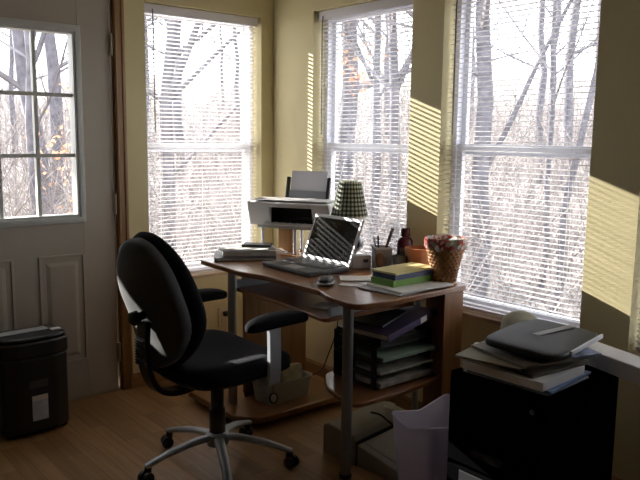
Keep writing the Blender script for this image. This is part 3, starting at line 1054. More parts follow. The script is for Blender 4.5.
# ------------------------------------------------------------------ things on the desk
bx = thing('webcam_box', 'small pale grey box with dark square label behind the laptop', 'box', (-0.222, -1.02, DZ + 0.001), R(-28))
MB().box(-0.045, 0.045, -0.03, 0.03, 0, 0.062).build('carton', mat('pale_grey_card', (0.55, 0.55, 0.54), 0.6, var=0.03), bx, bevel=0.003)
MB().box(0.005, 0.03, -0.0312, -0.0302, 0.03, 0.045).build('label_patch', M_darkgrey, bx)
cp = thing('pencil_cup', 'square grey pencil cup holding pens on the back of the desk', 'pencil cup', (-0.145, -1.085, DZ + 0.001), R(-30))
M_cup = mat('cup_grey', (0.36, 0.35, 0.33), 0.6, var=0.1, vscale=30)
m_ = MB()
m_.ring(-0.04, 0.04, -0.04, 0.04, 0.003, 0, 0.10)
m_.v = [(x, z, y) for x, y, z in m_.v]
m_.box(-0.04, 0.04, -0.04, 0.04, 0, 0.003)
m_.build('cup_body', M_cup, cp, bevel=0.002)
m_ = MB().ring(-0.042, 0.042, -0.042, 0.042, 0.006, 0.094, 0.104)
m_.v = [(x, z, y) for x, y, z in m_.v]
m_.build('cup_rim', mat('cup_rim_pale', (0.6, 0.59, 0.56), 0.5), cp, bevel=0.001)


def pen(label, base, tip, r_, m1, m2):
    t = thing('pen', label, 'pen', base)
    bvec, tvec = Vector((0, 0, 0)), Vector(tip) - Vector(base)
    MB().tube([bvec, tvec * 0.06, tvec * 0.1, tvec * 0.68], [r_ * .3, r_ * .7, r_, r_], 8).build('barrel', m1, t, smooth=40)
    MB().tube([tvec * 0.68, tvec * 0.97, tvec], [r_ * 1.15, r_ * 1.15, r_ * .8], 8).build('cap', m2, t, smooth=40)
    return t


M_brown = mat('brown_lacquer', (0.10, 0.045, 0.02), 0.4, var=0.1)
pen('dark brown brush leaning right out of the pencil cup', (-0.158, -1.085, 0.74), (-0.115, -1.125, 0.925), 0.0065, M_brown, M_brown)
pen('black pen standing upright in the pencil cup', (-0.15, -1.07, 0.74), (-0.153, -1.065, 0.885), 0.004, M_bplast, M_bplast)
pen('thin brown pencil leaning left in the pencil cup', (-0.13, -1.06, 0.74), (-0.16, -1.04, 0.88), 0.0035, M_brown, M_silver)

bt = thing('lotion_bottle', 'dark red bottle with round dark cap at the back of the desk', 'bottle', (-0.07, -1.165, DZ + 0.001), R(-30))
M_red = mat('bottle_red', (0.10, 0.012, 0.022), 0.3, var=0.15, vscale=20)
MB().lathe([(0.0, 0), (0.036, 0), (0.04, 0.006), (0.04, 0.10), (0.038, 0.135), (0.026, 0.15), (0.016, 0.152), (0.016, 0.16)], (0, 0, 0), 24, cap=False, sy=0.65).build('bottle_body', M_red, bt, smooth=40)
MB().lathe([(0.02, 0.157), (0.0225, 0.16), (0.0225, 0.19), (0.019, 0.197), (0.0, 0.198)], (0, 0, 0), 20, cap=True).build('cap', mat('cap_maroon', (0.05, 0.008, 0.014), 0.3), bt, smooth=40)
lb_ = MB()
for k in range(8):
    a0, a1 = R(-140 + k * 12.5), R(-140 + (k + 1) * 12.5)
    for (za, zb) in ((0.035, 0.105),):
        rr = 0.0407
        lb_.add([(rr * math.cos(a0), rr * .65 * math.sin(a0), za), (rr * math.cos(a1), rr * .65 * math.sin(a1), za), (rr * math.cos(a1), rr * .65 * math.sin(a1), zb), (rr * math.cos(a0), rr * .65 * math.sin(a0), zb)], [(0, 1, 2, 3)])
lb_.build('bottle_label', mat('label_print', (0.30, 0.20, 0.20), 0.5, var=0.6, vscale=60), bt)
gc = thing('grey_cup', 'short grey cup in front of the dark red bottle', 'cup', (-0.135, -1.19, DZ + 0.001))
MB().lathe([(0, 0), (0.027, 0), (0.03, 0.004), (0.034, 0.075), (0.0325, 0.075), (0.028, 0.008), (0, 0.006)], (0, 0, 0), 24, cap=False).build('cup_wall', mat('cup_grey_green', (0.22, 0.24, 0.23), 0.35, trans=0.15), gc, smooth=40)
wd = thing('wooden_paddle', 'brown round-headed wooden item leaning on the pencil cup', 'wooden item', (-0.20, -1.128, DZ + 0.001), R(-35))
MB().ell((0, 0, 0.048), (0.019, 0.006, 0.034), 0.8, 1, 20, 12).tube([(0, 0, 0.0), (0, 0.002, 0.03)], 0.006, 8).build('paddle', mat('brown_wood_item', (0.17, 0.085, 0.035), 0.45, var=0.15), wd, smooth=60)

pt = thing('flowerpot', 'terracotta flowerpot at the back of the desk beside the wicker basket', 'flowerpot', (-0.078, -1.262, DZ + 0.001))
M_terra = mat('terracotta', (0.52, 0.22, 0.10), 0.8, var=0.1, vscale=15)
MB().lathe([(0.0, 0), (0.045, 0), (0.057, 0.082), (0.052, 0.082), (0.04, 0.01), (0.0, 0.01)], (0, 0, 0), 28, cap=False).build('pot_body', M_terra, pt, smooth=40)
MB().lathe([(0.057, 0.078), (0.065, 0.08), (0.067, 0.115), (0.060, 0.116), (0.056, 0.08), (0.057, 0.078)], (0, 0, 0), 28, cap=False).build('pot_rim', M_terra, pt, smooth=40)
MB().lathe([(0, 0.085), (0.054, 0.085)], (0, 0, 0), 28, cap=False).build('soil', mat('soil', (0.06, 0.04, 0.03), 0.95, var=0.3, vscale=60, bump=0.5), pt)

# wicker basket with floral liner
wb = thing('wicker_basket', 'tall honey brown wicker basket with red floral fabric rim at the desk corner', 'basket', (-0.185, -1.508, DZ + 0.001))
M_wick = mat('wicker', (0.36, 0.16, 0.045), 0.45, var=0.25, vscale=40)
m_ = MB()
nst, nr = 80, 36
vs, fs = [], []
for j in range(nr + 1):
    u = j / nr
    r_ = 0.047 + 0.036 * u
    for i in range(nst):
        wv = (1 if (i // 2) % 2 else -1) * (1 if (j // 3) % 2 else -1) * 0.0030 - 0.002 * (j % 3 == 0)
        a = 2 * math.pi * i / nst
        vs.append(((r_ + wv) * math.cos(a), (r_ + wv) * math.sin(a), 0.005 + 0.17 * u))
for j in range(nr):
    for i in range(nst):
        fs.append((j * nst + i, j * nst + (i + 1) % nst, (j + 1) * nst + (i + 1) % nst, (j + 1) * nst + i))
m_.add(vs, fs)
m_.lathe([(0.0, 0.004), (0.046, 0.004)], (0, 0, 0), 24, cap=False)
m_.lathe([(0.044, 0.005), (0.079, 0.175)], (0, 0, 0), 44, cap=False)
m_.build('weave', M_wick, wb, smooth=70)
MB().lathe([(0.043, 0.0), (0.052, 0.0), (0.054, 0.007), (0.05, 0.013), (0.043, 0.013)], (0, 0, 0), 32).build('foot_ring', M_wick, wb, smooth=50)
M_flor = mat('floral_fabric', (0.6, 0.5, 0.45), 0.9)
nt = M_flor.node_tree
vor = nt.nodes.new('ShaderNodeTexVoronoi'); vor.inputs['Scale'].default_value = 75
tc = nt.nodes.new('ShaderNodeTexCoord')
cr = nt.nodes.new('ShaderNodeValToRGB')
cr.color_ramp.interpolation = 'CONSTANT'
els = cr.color_ramp.elements
els[0].position = 0.0; els[0].color = (0.30, 0.04, 0.04, 1)
els[1].position = 0.34; els[1].color = (0.52, 0.45, 0.40, 1)
for p, cl in ((0.55, (0.16, 0.20, 0.14, 1)), (0.72, (0.6, 0.52, 0.46, 1)), (0.86, (0.45, 0.10, 0.08, 1))):
    e = els.new(p); e.color = cl
sep = nt.nodes.new('ShaderNodeSeparateColor')
nt.links.new(tc.outputs['Object'], vor.inputs['Vector'])
nt.links.new(vor.outputs['Color'], sep.inputs[0])
nt.links.new(sep.outputs[0], cr.inputs[0])
nt.links.new(cr.outputs[0], nt.nodes['Principled BSDF'].inputs['Base Color'])
m_ = MB()
vs, fs = [], []
lay = [(0.0795, 0.152, 0.002), (0.086, 0.158, 0.0025), (0.089, 0.175, 0.002), (0.0895, 0.192, 0.002), (0.086, 0.20, 0.0015), (0.079, 0.197, 0.001), (0.072, 0.16, 0.001), (0.06, 0.11, 0.0)]
for j, (r_, z, rf) in enumerate(lay):
    for i in range(60):
        a = 2 * math.pi * i / 60
        rr = r_ + rf * math.sin(i * 2 * math.pi * 11 / 60 + .4)
        vs.append((rr * math.cos(a), rr * math.sin(a), z + (0.006 * math.sin(i * 2 * math.pi * 7 / 60) if j == 0 else 0)))
for j in range(len(lay) - 1):
    for i in range(60):
        fs.append((j * 60 + i, j * 60 + (i + 1) % 60, (j + 1) * 60 + (i + 1) % 60, (j + 1) * 60 + i))
m_.add(vs, fs)
m_.build('fabric_liner', M_flor, wb, smooth=80)
tq = thing('crumpled_tissue', 'white crumpled tissue inside the top of the wicker basket', 'tissue', (-0.155, -1.531, DZ + 0.155))
rnd = random.Random(4)
MB().ell((0, 0, 0.02), (0.035, 0.03, 0.022), 1, 1, 18, 10, lambda p: (p[0] * (1 + .15 * math.sin(p[1] * 200)), p[1], p[2] * (1 + .25 * math.sin(p[0] * 160)))).build('tissue_wad', M_paper, tq)


def slab(name, label, cat, c, size, rz, m1, z, m2=None, group=None, spine=None, bev=0.002):
    """a flat stack of pages with covers: book, pad or folder; z = underside"""
    t = thing(name, label, cat, (c[0], c[1], z), rz, group)
    sx, sy, sz = size
    if m2 is None:
        MB().box(-sx / 2, sx / 2, -sy / 2, sy / 2, 0, sz).build('sheets', m1, t, bevel=min(bev, sz * .3))
    else:
        cv = min(0.003, sz * 0.2)
        MB().box(-sx / 2 + .003, sx / 2 - .003, -sy / 2 + .003, sy / 2 - .003, cv, sz - cv).build('pages', m2, t)
        cb_ = MB().box(-sx / 2, sx / 2, -sy / 2, sy / 2, 0, cv).box(-sx / 2, sx / 2, -sy / 2, sy / 2, sz - cv, sz)
        if spine == 'x-': cb_.box(-sx / 2 - 0.001, -sx / 2 + 0.003, -sy / 2, sy / 2, 0, sz)
        if spine == 'x+': cb_.box(sx / 2 - 0.003, sx / 2 + 0.001, -sy / 2, sy / 2, 0, sz)
        if spine == 'y-': cb_.box(-sx / 2, sx / 2, -sy / 2 - 0.001, -sy / 2 + 0.003, 0, sz)
        if spine == 'y+': cb_.box(-sx / 2, sx / 2, sy / 2 - 0.003, sy / 2 + 0.001, 0, sz)
        cb_.build('cover', m1, t, bevel=0.001)
    return t


M_green = mat('lime_green_cover', (0.17, 0.36, 0.06), 0.4, var=0.08)
M_navy = mat('navy_cover', (0.045, 0.06, 0.16), 0.45, var=0.1)
M_purple = mat('purple_cover', (0.060, 0.038, 0.10), 0.45, var=0.15)
M_yellow = mat('yellow_pad_paper', (0.66, 0.60, 0.28), 0.7, var=0.03)
M_pages = mat('page_edges', (0.62, 0.60, 0.54), 0.9, var=0.1, vscale=60)
M_black_cover = mat('black_cover', (0.02, 0.02, 0.024), 0.45, var=0.1)
M_greyc = mat('grey_cover', (0.34, 0.35, 0.38), 0.5, var=0.05)
M_bluew = mat('pale_blue_paper', (0.55, 0.60, 0.70), 0.7, var=0.04)

zz = DZ + 0.001
slab('magazine', 'grey magazine at the bottom of the paper pile at the right desk corner', 'magazine', (-0.385, -1.455), (0.32, 0.225, 0.006), R(6), M_greyc, zz)
slab('loose_papers', 'white loose papers under the green and navy books at the desk corner', 'papers', (-0.36, -1.475), (0.30, 0.21, 0.008), R(-3), M_paper, zz + 0.0065)
zz += 0.015
slab('book', 'lime green book lowest of the two books on the white papers', 'book', (-0.357, -1.422), (0.25, 0.132, 0.027), R(2), M_green, zz, M_green, spine='y-')
slab('book', 'navy blue book lying on the lime green book', 'book', (-0.345, -1.422), (0.245, 0.135, 0.021), R(0), M_navy, zz + 0.0272, M_navy, spine='y-')
slab('legal_pad', 'yellow paper pad on top of the navy and green books', 'notepad', (-0.34, -1.418), (0.262, 0.14, 0.009), R(3), M_yellow, zz + 0.0485)
slab('envelope', 'flat white envelope on the desk between mouse and book pile', 'envelope', (-0.40, -1.225), (0.20, 0.11, 0.003), R(-38), M_paper, DZ + 0.001)
slab('envelope', 'narrow white paper strip on the desk left of the paper pile', 'paper', (-0.535, -1.30), (0.10, 0.05, 0.002), R(-60), M_paper, DZ + 0.001)
ph = thing('mobile_phone', 'dark blue phone on the desk behind the yellow pad', 'phone', (-0.235, -1.21, DZ + 0.001), R(-35))
MB().box(-0.05, 0.05, -0.024, 0.024, 0, 0.014).build('case', M_navy, ph, bevel=0.005, seg=3)
MB().box(-0.03, 0.04, -0.018, 0.018, 0.0138, 0.0146).build('screen', M_screen, ph)

# books at the left end of the desk
zl = DZ + 0.001
slab('binder', 'black covered notebook lowest in the stack at the left desk end', 'notebook', (-0.505, -0.452), (0.31, 0.235, 0.016), R(-32), M_black_cover, zl, M_pages)
slab('book', 'thick grey book in the middle of the stack at the left desk end', 'book', (-0.475, -0.445), (0.27, 0.19, 0.026), R(-32), M_greyc, zl + 0.0165, M_pages)
slab('loose_papers', 'white papers on the grey book at the left desk end', 'papers', (-0.49, -0.43), (0.25, 0.17, 0.007), R(-40), M_paper, zl + 0.043)
slab('checkbook_wallet', 'black flat wallet on top of the stack at the left desk end', 'wallet', (-0.43, -0.455), (0.15, 0.085, 0.014), R(-45), M_black_cover, zl + 0.0505, bev=0.005)

# clutter between books and laptop
M_orange = mat('orange_lacquer', (0.62, 0.23, 0.04), 0.4)
t = thing('pencil', 'orange pencil lying on the desk in front of the shelf posts', 'pencil', (-0.30, -0.60, DZ + 0.0055), R(-62))
MB().tube([(-0.075, 0, 0), (0.06, 0, 0)], 0.0038, 6).build('shaft', M_orange, t)
MB().tube([(0.06, 0, 0), (0.077, 0, 0)], [0.0038, 0.0004], 6).build('tip', M_brown, t)
t = thing('binder_clip', 'small black block on the desk left of the laptop screen', 'clip', (-0.262, -0.655, DZ + 0.001), R(-50))
MB().box(-0.02, 0.02, -0.013, 0.013, 0, 0.026).build('clip_body', M_bplast, t, bevel=0.003)
t = thing('white_cord', 'white charger cord coiled on the desk behind the laptop', 'cord', (-0.30, -0.50, DZ + 0.004))
m_ = MB()
pts = [(0.05 * math.cos(k * .5) * (1 - k * .01), 0.035 * math.sin(k * .5) + 0.002 * k, 0.001 + 0.0006 * k) for k in range(30)]
m_.tube(curve_pts(pts, 2), 0.0024, 6)
m_.build('cord', M_wcable, t, smooth=180)
t = thing('card_packet', 'small brown and white packet lying left of the laptop', 'packet', (-0.335, -0.665, DZ + 0.001), R(-40))
MB().box(-0.04, 0.04, -0.02, 0.02, 0, 0.012).build('packet', mat('packet_print', (0.5, 0.36, 0.26), 0.6, var=0.5, vscale=35), t, bevel=0.002)

# ------------------------------------------------------------------ letter trays under the desk
ot = thing('letter_tray', 'black stacking letter tray unit on the shelf under the right desk end', 'letter tray', (-0.31, -1.32, 0.3005))
ox0, ox1, oy0, oy1 = -0.505, -0.16, -1.44, -1.16
M_tray = mat('black_tray_plastic', (0.013, 0.013, 0.015), 0.35, var=0.1)
for k in range(4):
    z = 0.3005 + 0.058 * k
    m_ = MB().box(ox0, ox1, oy0, oy1, z + 0.002, z + 0.006)
    m_.box(ox0, ox0 + 0.004, oy0 + .01, oy1, z, z + 0.014).box(ox0, ox0 + 0.004, oy0 + .01, oy1, z + (0.042 if k < 3 else 0.022), z + (0.056 if k < 3 else 0.033))
    hh = 0.056 if k < 3 else 0.033
    m_.box(ox1 - 0.004, ox1, oy0 + .01, oy1, z, z + hh)
    for y in (oy0 + 0.01, (oy0 + oy1) / 2, oy1 - 0.03):
        m_.box(ox0, ox0 + 0.004, y, y + 0.03, z, z + (0.056 if k < 3 else 0.033))
    m_.box(ox0, ox1, oy1 - 0.004, oy1, z, z + (0.056 if k < 3 else 0.033))
    m_.build('tray', M_tray, ot, world=True, bevel=0.001)
M_paperd = mat('shaded_paper', (0.42, 0.42, 0.40), 0.8, var=0.25, vscale=30)  # white paper greyed in its colour to imitate the shade under the desk
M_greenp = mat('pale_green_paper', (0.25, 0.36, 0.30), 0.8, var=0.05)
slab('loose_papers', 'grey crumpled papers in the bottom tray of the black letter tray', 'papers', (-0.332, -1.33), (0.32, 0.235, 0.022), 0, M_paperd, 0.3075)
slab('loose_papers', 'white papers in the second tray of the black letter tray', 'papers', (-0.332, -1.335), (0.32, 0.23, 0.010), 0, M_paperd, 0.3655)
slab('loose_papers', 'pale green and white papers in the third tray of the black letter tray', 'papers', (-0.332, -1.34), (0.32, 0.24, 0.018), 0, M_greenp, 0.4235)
slab('book', 'dark book in the top tray under the tilted purple book', 'book', (-0.335, -1.325), (0.30, 0.22, 0.03), 0, M_black_cover, 0.482, M_black_cover)
slab('magazine', 'dark magazine on the black letter tray beneath the purple book', 'magazine', (-0.39, -1.30), (0.25, 0.23, 0.012), R(-6), mat('dark_magazine', (0.05, 0.045, 0.045), 0.4, var=0.8, vscale=14), 0.5125)
pb = thing('book', 'thick purple book with white spine label tilted on the black letter tray', 'book', (-0.362, -1.36, 0.5535), R(0))
pb.rotation_euler = (0, R(-8), R(9))
MB().box(-0.175, 0.175, -0.12, 0.11, 0.004, 0.024).build('pages', M_pages, pb)
MB().box(-0.178, 0.178, -0.124, 0.114, 0.0, 0.003).box(-0.178, 0.178, -0.124, 0.114, 0.0245, 0.0275).box(-0.178, 0.178, -0.127, -0.122, 0.0, 0.0275).build('cover', M_purple, pb, bevel=0.001)
MB().box(0.055, 0.10, -0.1285, -0.1272, 0.002, 0.0265).build('spine_label', M_paper, pb)
mg_ = slab('magazine', 'dark glossy magazine lying on the tilted purple book', 'magazine', (-0.405, -1.335), (0.20, 0.17, 0.008), R(14), mat('dark_magazine_blue', (0.035, 0.03, 0.034), 0.3, var=0.7, vscale=18), 0.580)
mg_.rotation_euler = (0, R(-8), R(14))
t = thing('black_block', 'small black block propping up the right end of the purple book', 'block', (-0.215, -1.40, 0.5125))
MB().ell((0, 0, 0.026), (0.032, 0.026, 0.0255), 0.5, 0.6, 20, 10).build('block', M_bplast, t, smooth=180)
slab('loose_papers', 'white sheet sticking out on the keyboard shelf behind the right front leg', 'paper', (-0.56, -1.225), (0.16, 0.15, 0.003), R(18), M_paper, 0.631)

# ------------------------------------------------------------------ basket under the desk and its contents
wk = thing('plastic_basket', 'white plastic basket of odds and ends on the low shelf under the desk', 'basket', (-0.475, -0.735, 0.0605), R(0))
M_bask = mat('off_white_plastic', (0.36, 0.36, 0.34), 0.5, var=0.03)
bk = MB()
for (z, g0) in ((0.0, 0.0),):
    o_ = [(-0.125, -0.06), (0.125, -0.06), (0.125, 0.06), (-0.125, 0.06)]
    t_ = [(-0.137, -0.07), (0.137, -0.07), (0.137, 0.07), (-0.137, 0.07)]
    oo, tt = rounded(o_, 0.015), rounded(t_, 0.015)
    oi, ti = rounded([(x * .975, y * .95) for x, y in o_], 0.013), rounded([(x * .975, y * .95) for x, y in t_], 0.013)
    n_ = len(oo)
    vs = [(x, y, 0) for x, y in oo] + [(x, y, 0.10) for x, y in tt] + [(x, y, 0.10) for x, y in ti] + [(x, y, 0.004) for x, y in oi]
    fs = []
    for L in range(3):
        for i in range(n_):
            fs.append((L * n_ + i, L * n_ + (i + 1) % n_, (L + 1) * n_ + (i + 1) % n_, (L + 1) * n_ + i))
    fs.append(tuple(range(n_ - 1, -1, -1)))
    fs.append(tuple(3 * n_ + i for i in range(n_)))
    bk.add(vs, fs)
bk.build('basket_wall', M_bask, wk, smooth=40)
rm = MB()
P = rounded([(-0.141, -0.074), (0.141, -0.074), (0.141, 0.074), (-0.141, 0.074)], 0.02)
rm.tube([(x, y, 0.10) for x, y in P] + [(P[0][0], P[0][1], 0.10)], 0.005, 6)
rm.build('basket_rim', M_bask, wk, smooth=60)
t = thing('product_carton', 'yellowish printed carton standing in the white basket under the desk', 'carton', (-0.42, -0.735, 0.066), R(-8))
MB().obox((0, 0, 0.075), (0.11, 0.05, 0.145), 0, (R(-8), 0)).build('carton', mat('olive_print', (0.52, 0.47, 0.30), 0.6, var=0.35, vscale=25), t, bevel=0.002)
t = thing('black_pouch', 'black pouch in the left end of the white basket under the desk', 'pouch', (-0.555, -0.73, 0.066))
MB().ell((0, 0, 0.062), (0.045, 0.045, 0.062), 0.6, 0.7, 20, 12).build('pouch', M_black, t, smooth=180)
t = thing('black_bag', 'black bag on the low shelf behind the white basket', 'bag', (-0.33, -0.51, 0.061))
MB().ell((0, 0, 0.09), (0.10, 0.055, 0.0895), 0.6, 0.7, 24, 14, lambda p: (p[0] * (1 - .5 * max(0, p[2])), p[1], max(-0.0895, p[2] + .008 * math.sin(p[0] * 40)))).build('bag_body', M_black, t, smooth=180)
t = thing('luggage_tag', 'pale oval tag with black rim hanging on the front of the white basket', 'tag', (-0.592, -0.825, 0.112), R(-25))
MB().ell((0, -0.004, -0.004), (0.022, 0.004, 0.028), 0.9, 1, 20, 10).build('rim', M_bplast, t, smooth=180)
MB().ell((0, -0.0075, -0.004), (0.014, 0.002, 0.020), 0.9, 1, 20, 8).build('face', M_paper, t, smooth=180)
MB().tube([(0, 0, 0.022), (0.0, 0.004, 0.04), (0, 0.02, 0.057), (0, 0.04, 0.05)], 0.002, 6).build('strap', M_bplast, t)

# ------------------------------------------------------------------ old printer on the floor
op = thing('desktop_scanner', 'flat beige office machine on the floor under the right desk end', 'office machine', (-0.44, -1.43, 0), R(8))
M_beige = mat('aged_beige_plastic', (0.30, 0.27, 0.225), 0.5, var=0.04)
m_ = MB().extrude([(0.02, 0.0), (0.20, 0.0), (0.20, 0.13), (0.17, 0.145), (0.03, 0.128), (0.02, 0.10)], -0.18, 0.21)
m_.build('rear_body', M_beige, op, bevel=0.008, seg=3, smooth=45)
m_ = MB().extrude([(-0.20, 0.0), (0.012, 0.0), (0.012, 0.095), (-0.19, 0.05), (-0.20, 0.04)], -0.175, 0.20)
m_.build('front_tray', M_beige, op, bevel=0.006, seg=3, smooth=45)
MB().box(-0.175, 0.20, 0.0125, 0.0195, 0.0, 0.105).build('paper_slot', M_bplast, op)
MB().extrude([(-0.17, 0.056), (0.0, 0.0935), (0.0, 0.097), (-0.17, 0.0595)], -0.14, 0.16).build('tray_lid', M_beige, op, bevel=0.001)
t = thing('paper_scrap', 'bright white paper scrap on the beige office machine', 'paper', (-0.30, -1.315, 0.147), R(30))
MB().add([(-0.035, -0.02, 0.0), (0.035, -0.02, 0.0), (0.04, 0.02, 0.006), (-0.03, 0.02, 0.004), (-0.035, -0.02, 0.001), (0.035, -0.02, 0.001), (0.04, 0.02, 0.007), (-0.03, 0.02, 0.005)], [(0, 3, 2, 1), (4, 5, 6, 7), (0, 1, 5, 4), (1, 2, 6, 5), (2, 3, 7, 6), (3, 0, 4, 7)]).build('scrap', M_paper, t)
t = tag(MB().tube(curve_pts([(-0.43, -1.33, 0.154), (-0.415, -1.375, 0.152), (-0.395, -1.43, 0.122), (-0.36, -1.5, 0.10), (-0.33, -1.58, 0.078), (-0.305, -1.645, 0.05), (-0.27, -1.67, 0.006), (-0.15, -1.62, 0.006)], 6), 0.0045, 8).build('cable', M_cable, smooth=180),
        'black cable draped over the beige office machine', 'cable')
t = tag(MB().tube(curve_pts([(-0.18, -0.80, 0.605), (-0.13, -0.76, 0.45), (-0.09, -0.70, 0.32), (-0.06, -0.60, 0.16), (-0.04, -0.52, 0.05), (-0.08, -0.46, 0.012)], 6), 0.0035, 8).build('cable', M_cable, smooth=180),
        'black cable hanging down the wall under the keyboard shelf', 'cable')
t = tag(MB().tube(curve_pts([(-0.36, -0.06, 0.26), (-0.40, -0.05, 0.12), (-0.46, -0.08, 0.02), (-0.60, -0.22, 0.006), (-0.74, -0.33, 0.006), (-0.70, -0.43, 0.006), (-0.60, -0.32, 0.006), (-0.40, -0.22, 0.006), (-0.25, -0.1, 0.006)], 6), 0.0045, 8).build('cable', M_wcable, smooth=180),
        'white cable looping on the floor by the baseboard behind the chair', 'cable')
# wall outlet
ol = thing('wall_outlet', 'ivory wall outlet with a black plug under the window beside the door', 'outlet', (-0.355, 0, 0.303))
M_ivory = mat('ivory_plastic', (0.58, 0.50, 0.34), 0.45)
MB().box(-0.036, 0.036, -0.007, -0.0004, -0.058, 0.058).build('cover_plate', M_ivory, ol, bevel=0.002)
for z in (-0.02, 0.02):
    MB().box(-0.016, 0.016, -0.0095, -0.006, z - 0.014, z + 0.014).build('socket', M_ivory, ol, bevel=0.002)
t = thing('power_plug', 'black power plug in the ivory wall outlet', 'plug', (-0.348, -0.01, 0.324))
MB().box(-0.014, 0.014, -0.03, 0, -0.012, 0.012).tube([(0, -0.028, 0), (0.0, -0.045, -0.01), (0.012, -0.045, -0.08), (0.03, -0.035, -0.2), (0.10, -0.03, -0.30)], 0.003, 6).build('plug_body', M_bplast, t, smooth=50)

# ------------------------------------------------------------------ waste bin
wbn = thing('waste_bin', 'pale lilac plastic waste bin between desk and black file cabinet', 'waste bin', (-0.528, -1.80, 0))
M_bin = mat('lilac_white_plastic', (0.80, 0.77, 0.88), 0.35, var=0.01, trans=0.35)
m_ = MB()
n_ = 12


def binring(sx, sy, zf, ins=0.0):
    P = rounded([(-sx, -sy), (sx, -sy), (sx, sy), (-sx, sy)], 0.03, 6)
    # subdivide the straight sides
    Q = []
    for i in range(len(P)):
        a, b_ = Vector(P[i]), Vector(P[(i + 1) % len(P)])
        k = max(1, int((b_ - a).length / 0.02))
        for j in range(k):
            q = a.lerp(b_, j / k)
            Q.append(q)
    out = []
    for q in Q:
        dq = max(0.0, 1 - ((q.x / sx) ** 2 * (q.y / sy) ** 2) ** 0.5)
        out.append((q.x * (1 - ins), q.y * (1 - ins), zf(dq)))
    return out


top_ = binring(0.165, 0.10, lambda d: 0.335 - 0.035 * d)
nn_ = len(top_)
bot_ = [(x * 0.78, y * 0.80, 0.0) for x, y, z in top_]
mid_ = [(x * 0.89, y * 0.90, 0.14) for x, y, z in top_]
topi = [(x * .985, y * .98, z) for x, y, z in top_]
boti = [(x * 0.765, y * 0.785, 0.004) for x, y, z in top_]
ringv = [bot_, mid_, top_, topi, boti]
vs = [p for r_ in ringv for p in r_]
fs = []
for L in range(len(ringv) - 1):
    for i in range(nn_):
        fs.append((L * nn_ + i, L * nn_ + (i + 1) % nn_, (L + 1) * nn_ + (i + 1) % nn_, (L + 1) * nn_ + i))
fs.append(tuple(range(nn_ - 1, -1, -1)))
fs.append(tuple((len(ringv) - 1) * nn_ + i for i in range(nn_)))
m_.add(vs, fs)
m_.build('bin_body', M_bin, wbn, smooth=50)
m_ = MB().tube([(x, y, z) for x, y, z in top_] + [top_[0]], 0.004, 6)
m_.build('bin_rim', M_bin, wbn, smooth=60)

# ------------------------------------------------------------------ file cabinet
fc = thing('file_cabinet', 'black two drawer metal file cabinet below the wide right window', 'file cabinet', (-0.55, -2.22, 0))
M_cab = mat('black_enamel', (0.002, 0.002, 0.0022), 0.8, spec=0.0, var=0.1, bump=0.05, bscale=200)
fx0, fx1, fy0, fy1, fz = -0.77, -0.345, -2.395, -2.045, 0.605
MB().box(fx0, fx1, fy0, fy1, 0.0, fz).build('body', M_cab, fc, world=True, bevel=0.004)
for z0, z1 in ((0.03, 0.30), (0.315, 0.585)):
    dr = MB().box(fx0 - 0.016, fx0 + 0.001, fy0 + 0.012, fy1 - 0.012, z0, z1).build('drawer', M_cab, fc, world=True, bevel=0.004)
    zc = 0.376 if z0 > 0.2 else 0.10
    MB().box(fx0 - 0.034, fx0 - 0.016, -2.275, -2.165, zc - 0.006, zc + 0.006).box(fx0 - 0.036, fx0 - 0.030, -2.275, -2.165, zc - 0.012, zc + 0.006).build('handle', mat('dark_handle', (0.05, 0.05, 0.055), 0.3, 0.6), dr, world=True, bevel=0.002)
    if z0 > 0.2:
        continue
    MB().box(fx0 - 0.0185, fx0 - 0.0155, -2.215, -2.11, 0.255, 0.293).build('label_holder', M_bplast, dr, world=True, bevel=0.001)
    MB().box(fx0 - 0.0195, fx0 - 0.018, -2.211, -2.114, 0.259, 0.289).build('label_card', M_bplast, dr, world=True)
MB().tube([(fx0 - 0.005, fy0 + 0.03, 0.565), (fx0 - 0.02, fy0 + 0.03, 0.565)], 0.008, 14).build('lock', M_darkgrey, fc, world=True)

# pile on the cabinet
M_manila = mat('olive_manila', (0.23, 0.21, 0.14), 0.7, var=0.06)
M_tan = mat('brown_accordion', (0.15, 0.125, 0.09), 0.7, var=0.08)
zc = fz + 0.001
slab('folder', 'dark grey folder lowest in the pile on the black cabinet', 'folder', (-0.62, -2.225), (0.25, 0.30, 0.006), R(3), M_greyc, zc)
slab('paper_block', 'pale blue folder under the white paper ream on the black cabinet', 'folder', (-0.61, -2.23), (0.27, 0.29, 0.008), R(6), mat('blue_folder', (0.14, 0.22, 0.42), 0.5, var=0.1), zc + 0.0065)
slab('paper_ream', 'thick white paper stack low in the pile on the black cabinet', 'papers', (-0.635, -2.225), (0.25, 0.285, 0.028), R(3), M_paper, zc + 0.015)
slab('folder', 'brown accordion folder above the white paper stack on the cabinet', 'folder', (-0.60, -2.225), (0.27, 0.25, 0.0095), R(-6), M_tan, zc + 0.0435, M_tan)
slab('folder', 'olive manila folder sticking out left in the pile on the cabinet', 'folder', (-0.655, -2.17), (0.27, 0.22, 0.007), R(12), M_manila, zc + 0.062, M_manila)
slab('folder', 'olive brown folder just below the black sleeve on the cabinet', 'folder', (-0.59, -2.225), (0.29, 0.255, 0.009), R(-12), M_tan, zc + 0.0695, M_manila)
slab('loose_papers', 'blue and white papers peeping out under the right end of the black sleeve', 'papers', (-0.535, -2.255), (0.22, 0.22, 0.006), R(-20), mat('blue_white_print', (0.32, 0.38, 0.55), 0.6, var=0.7, vscale=18), zc + 0.079)
slab('loose_papers', 'crumpled white papers sticking out at the left end of the cabinet pile', 'papers', (-0.675, -2.135), (0.20, 0.16, 0.007), R(24), M_paper, zc + 0.0535)
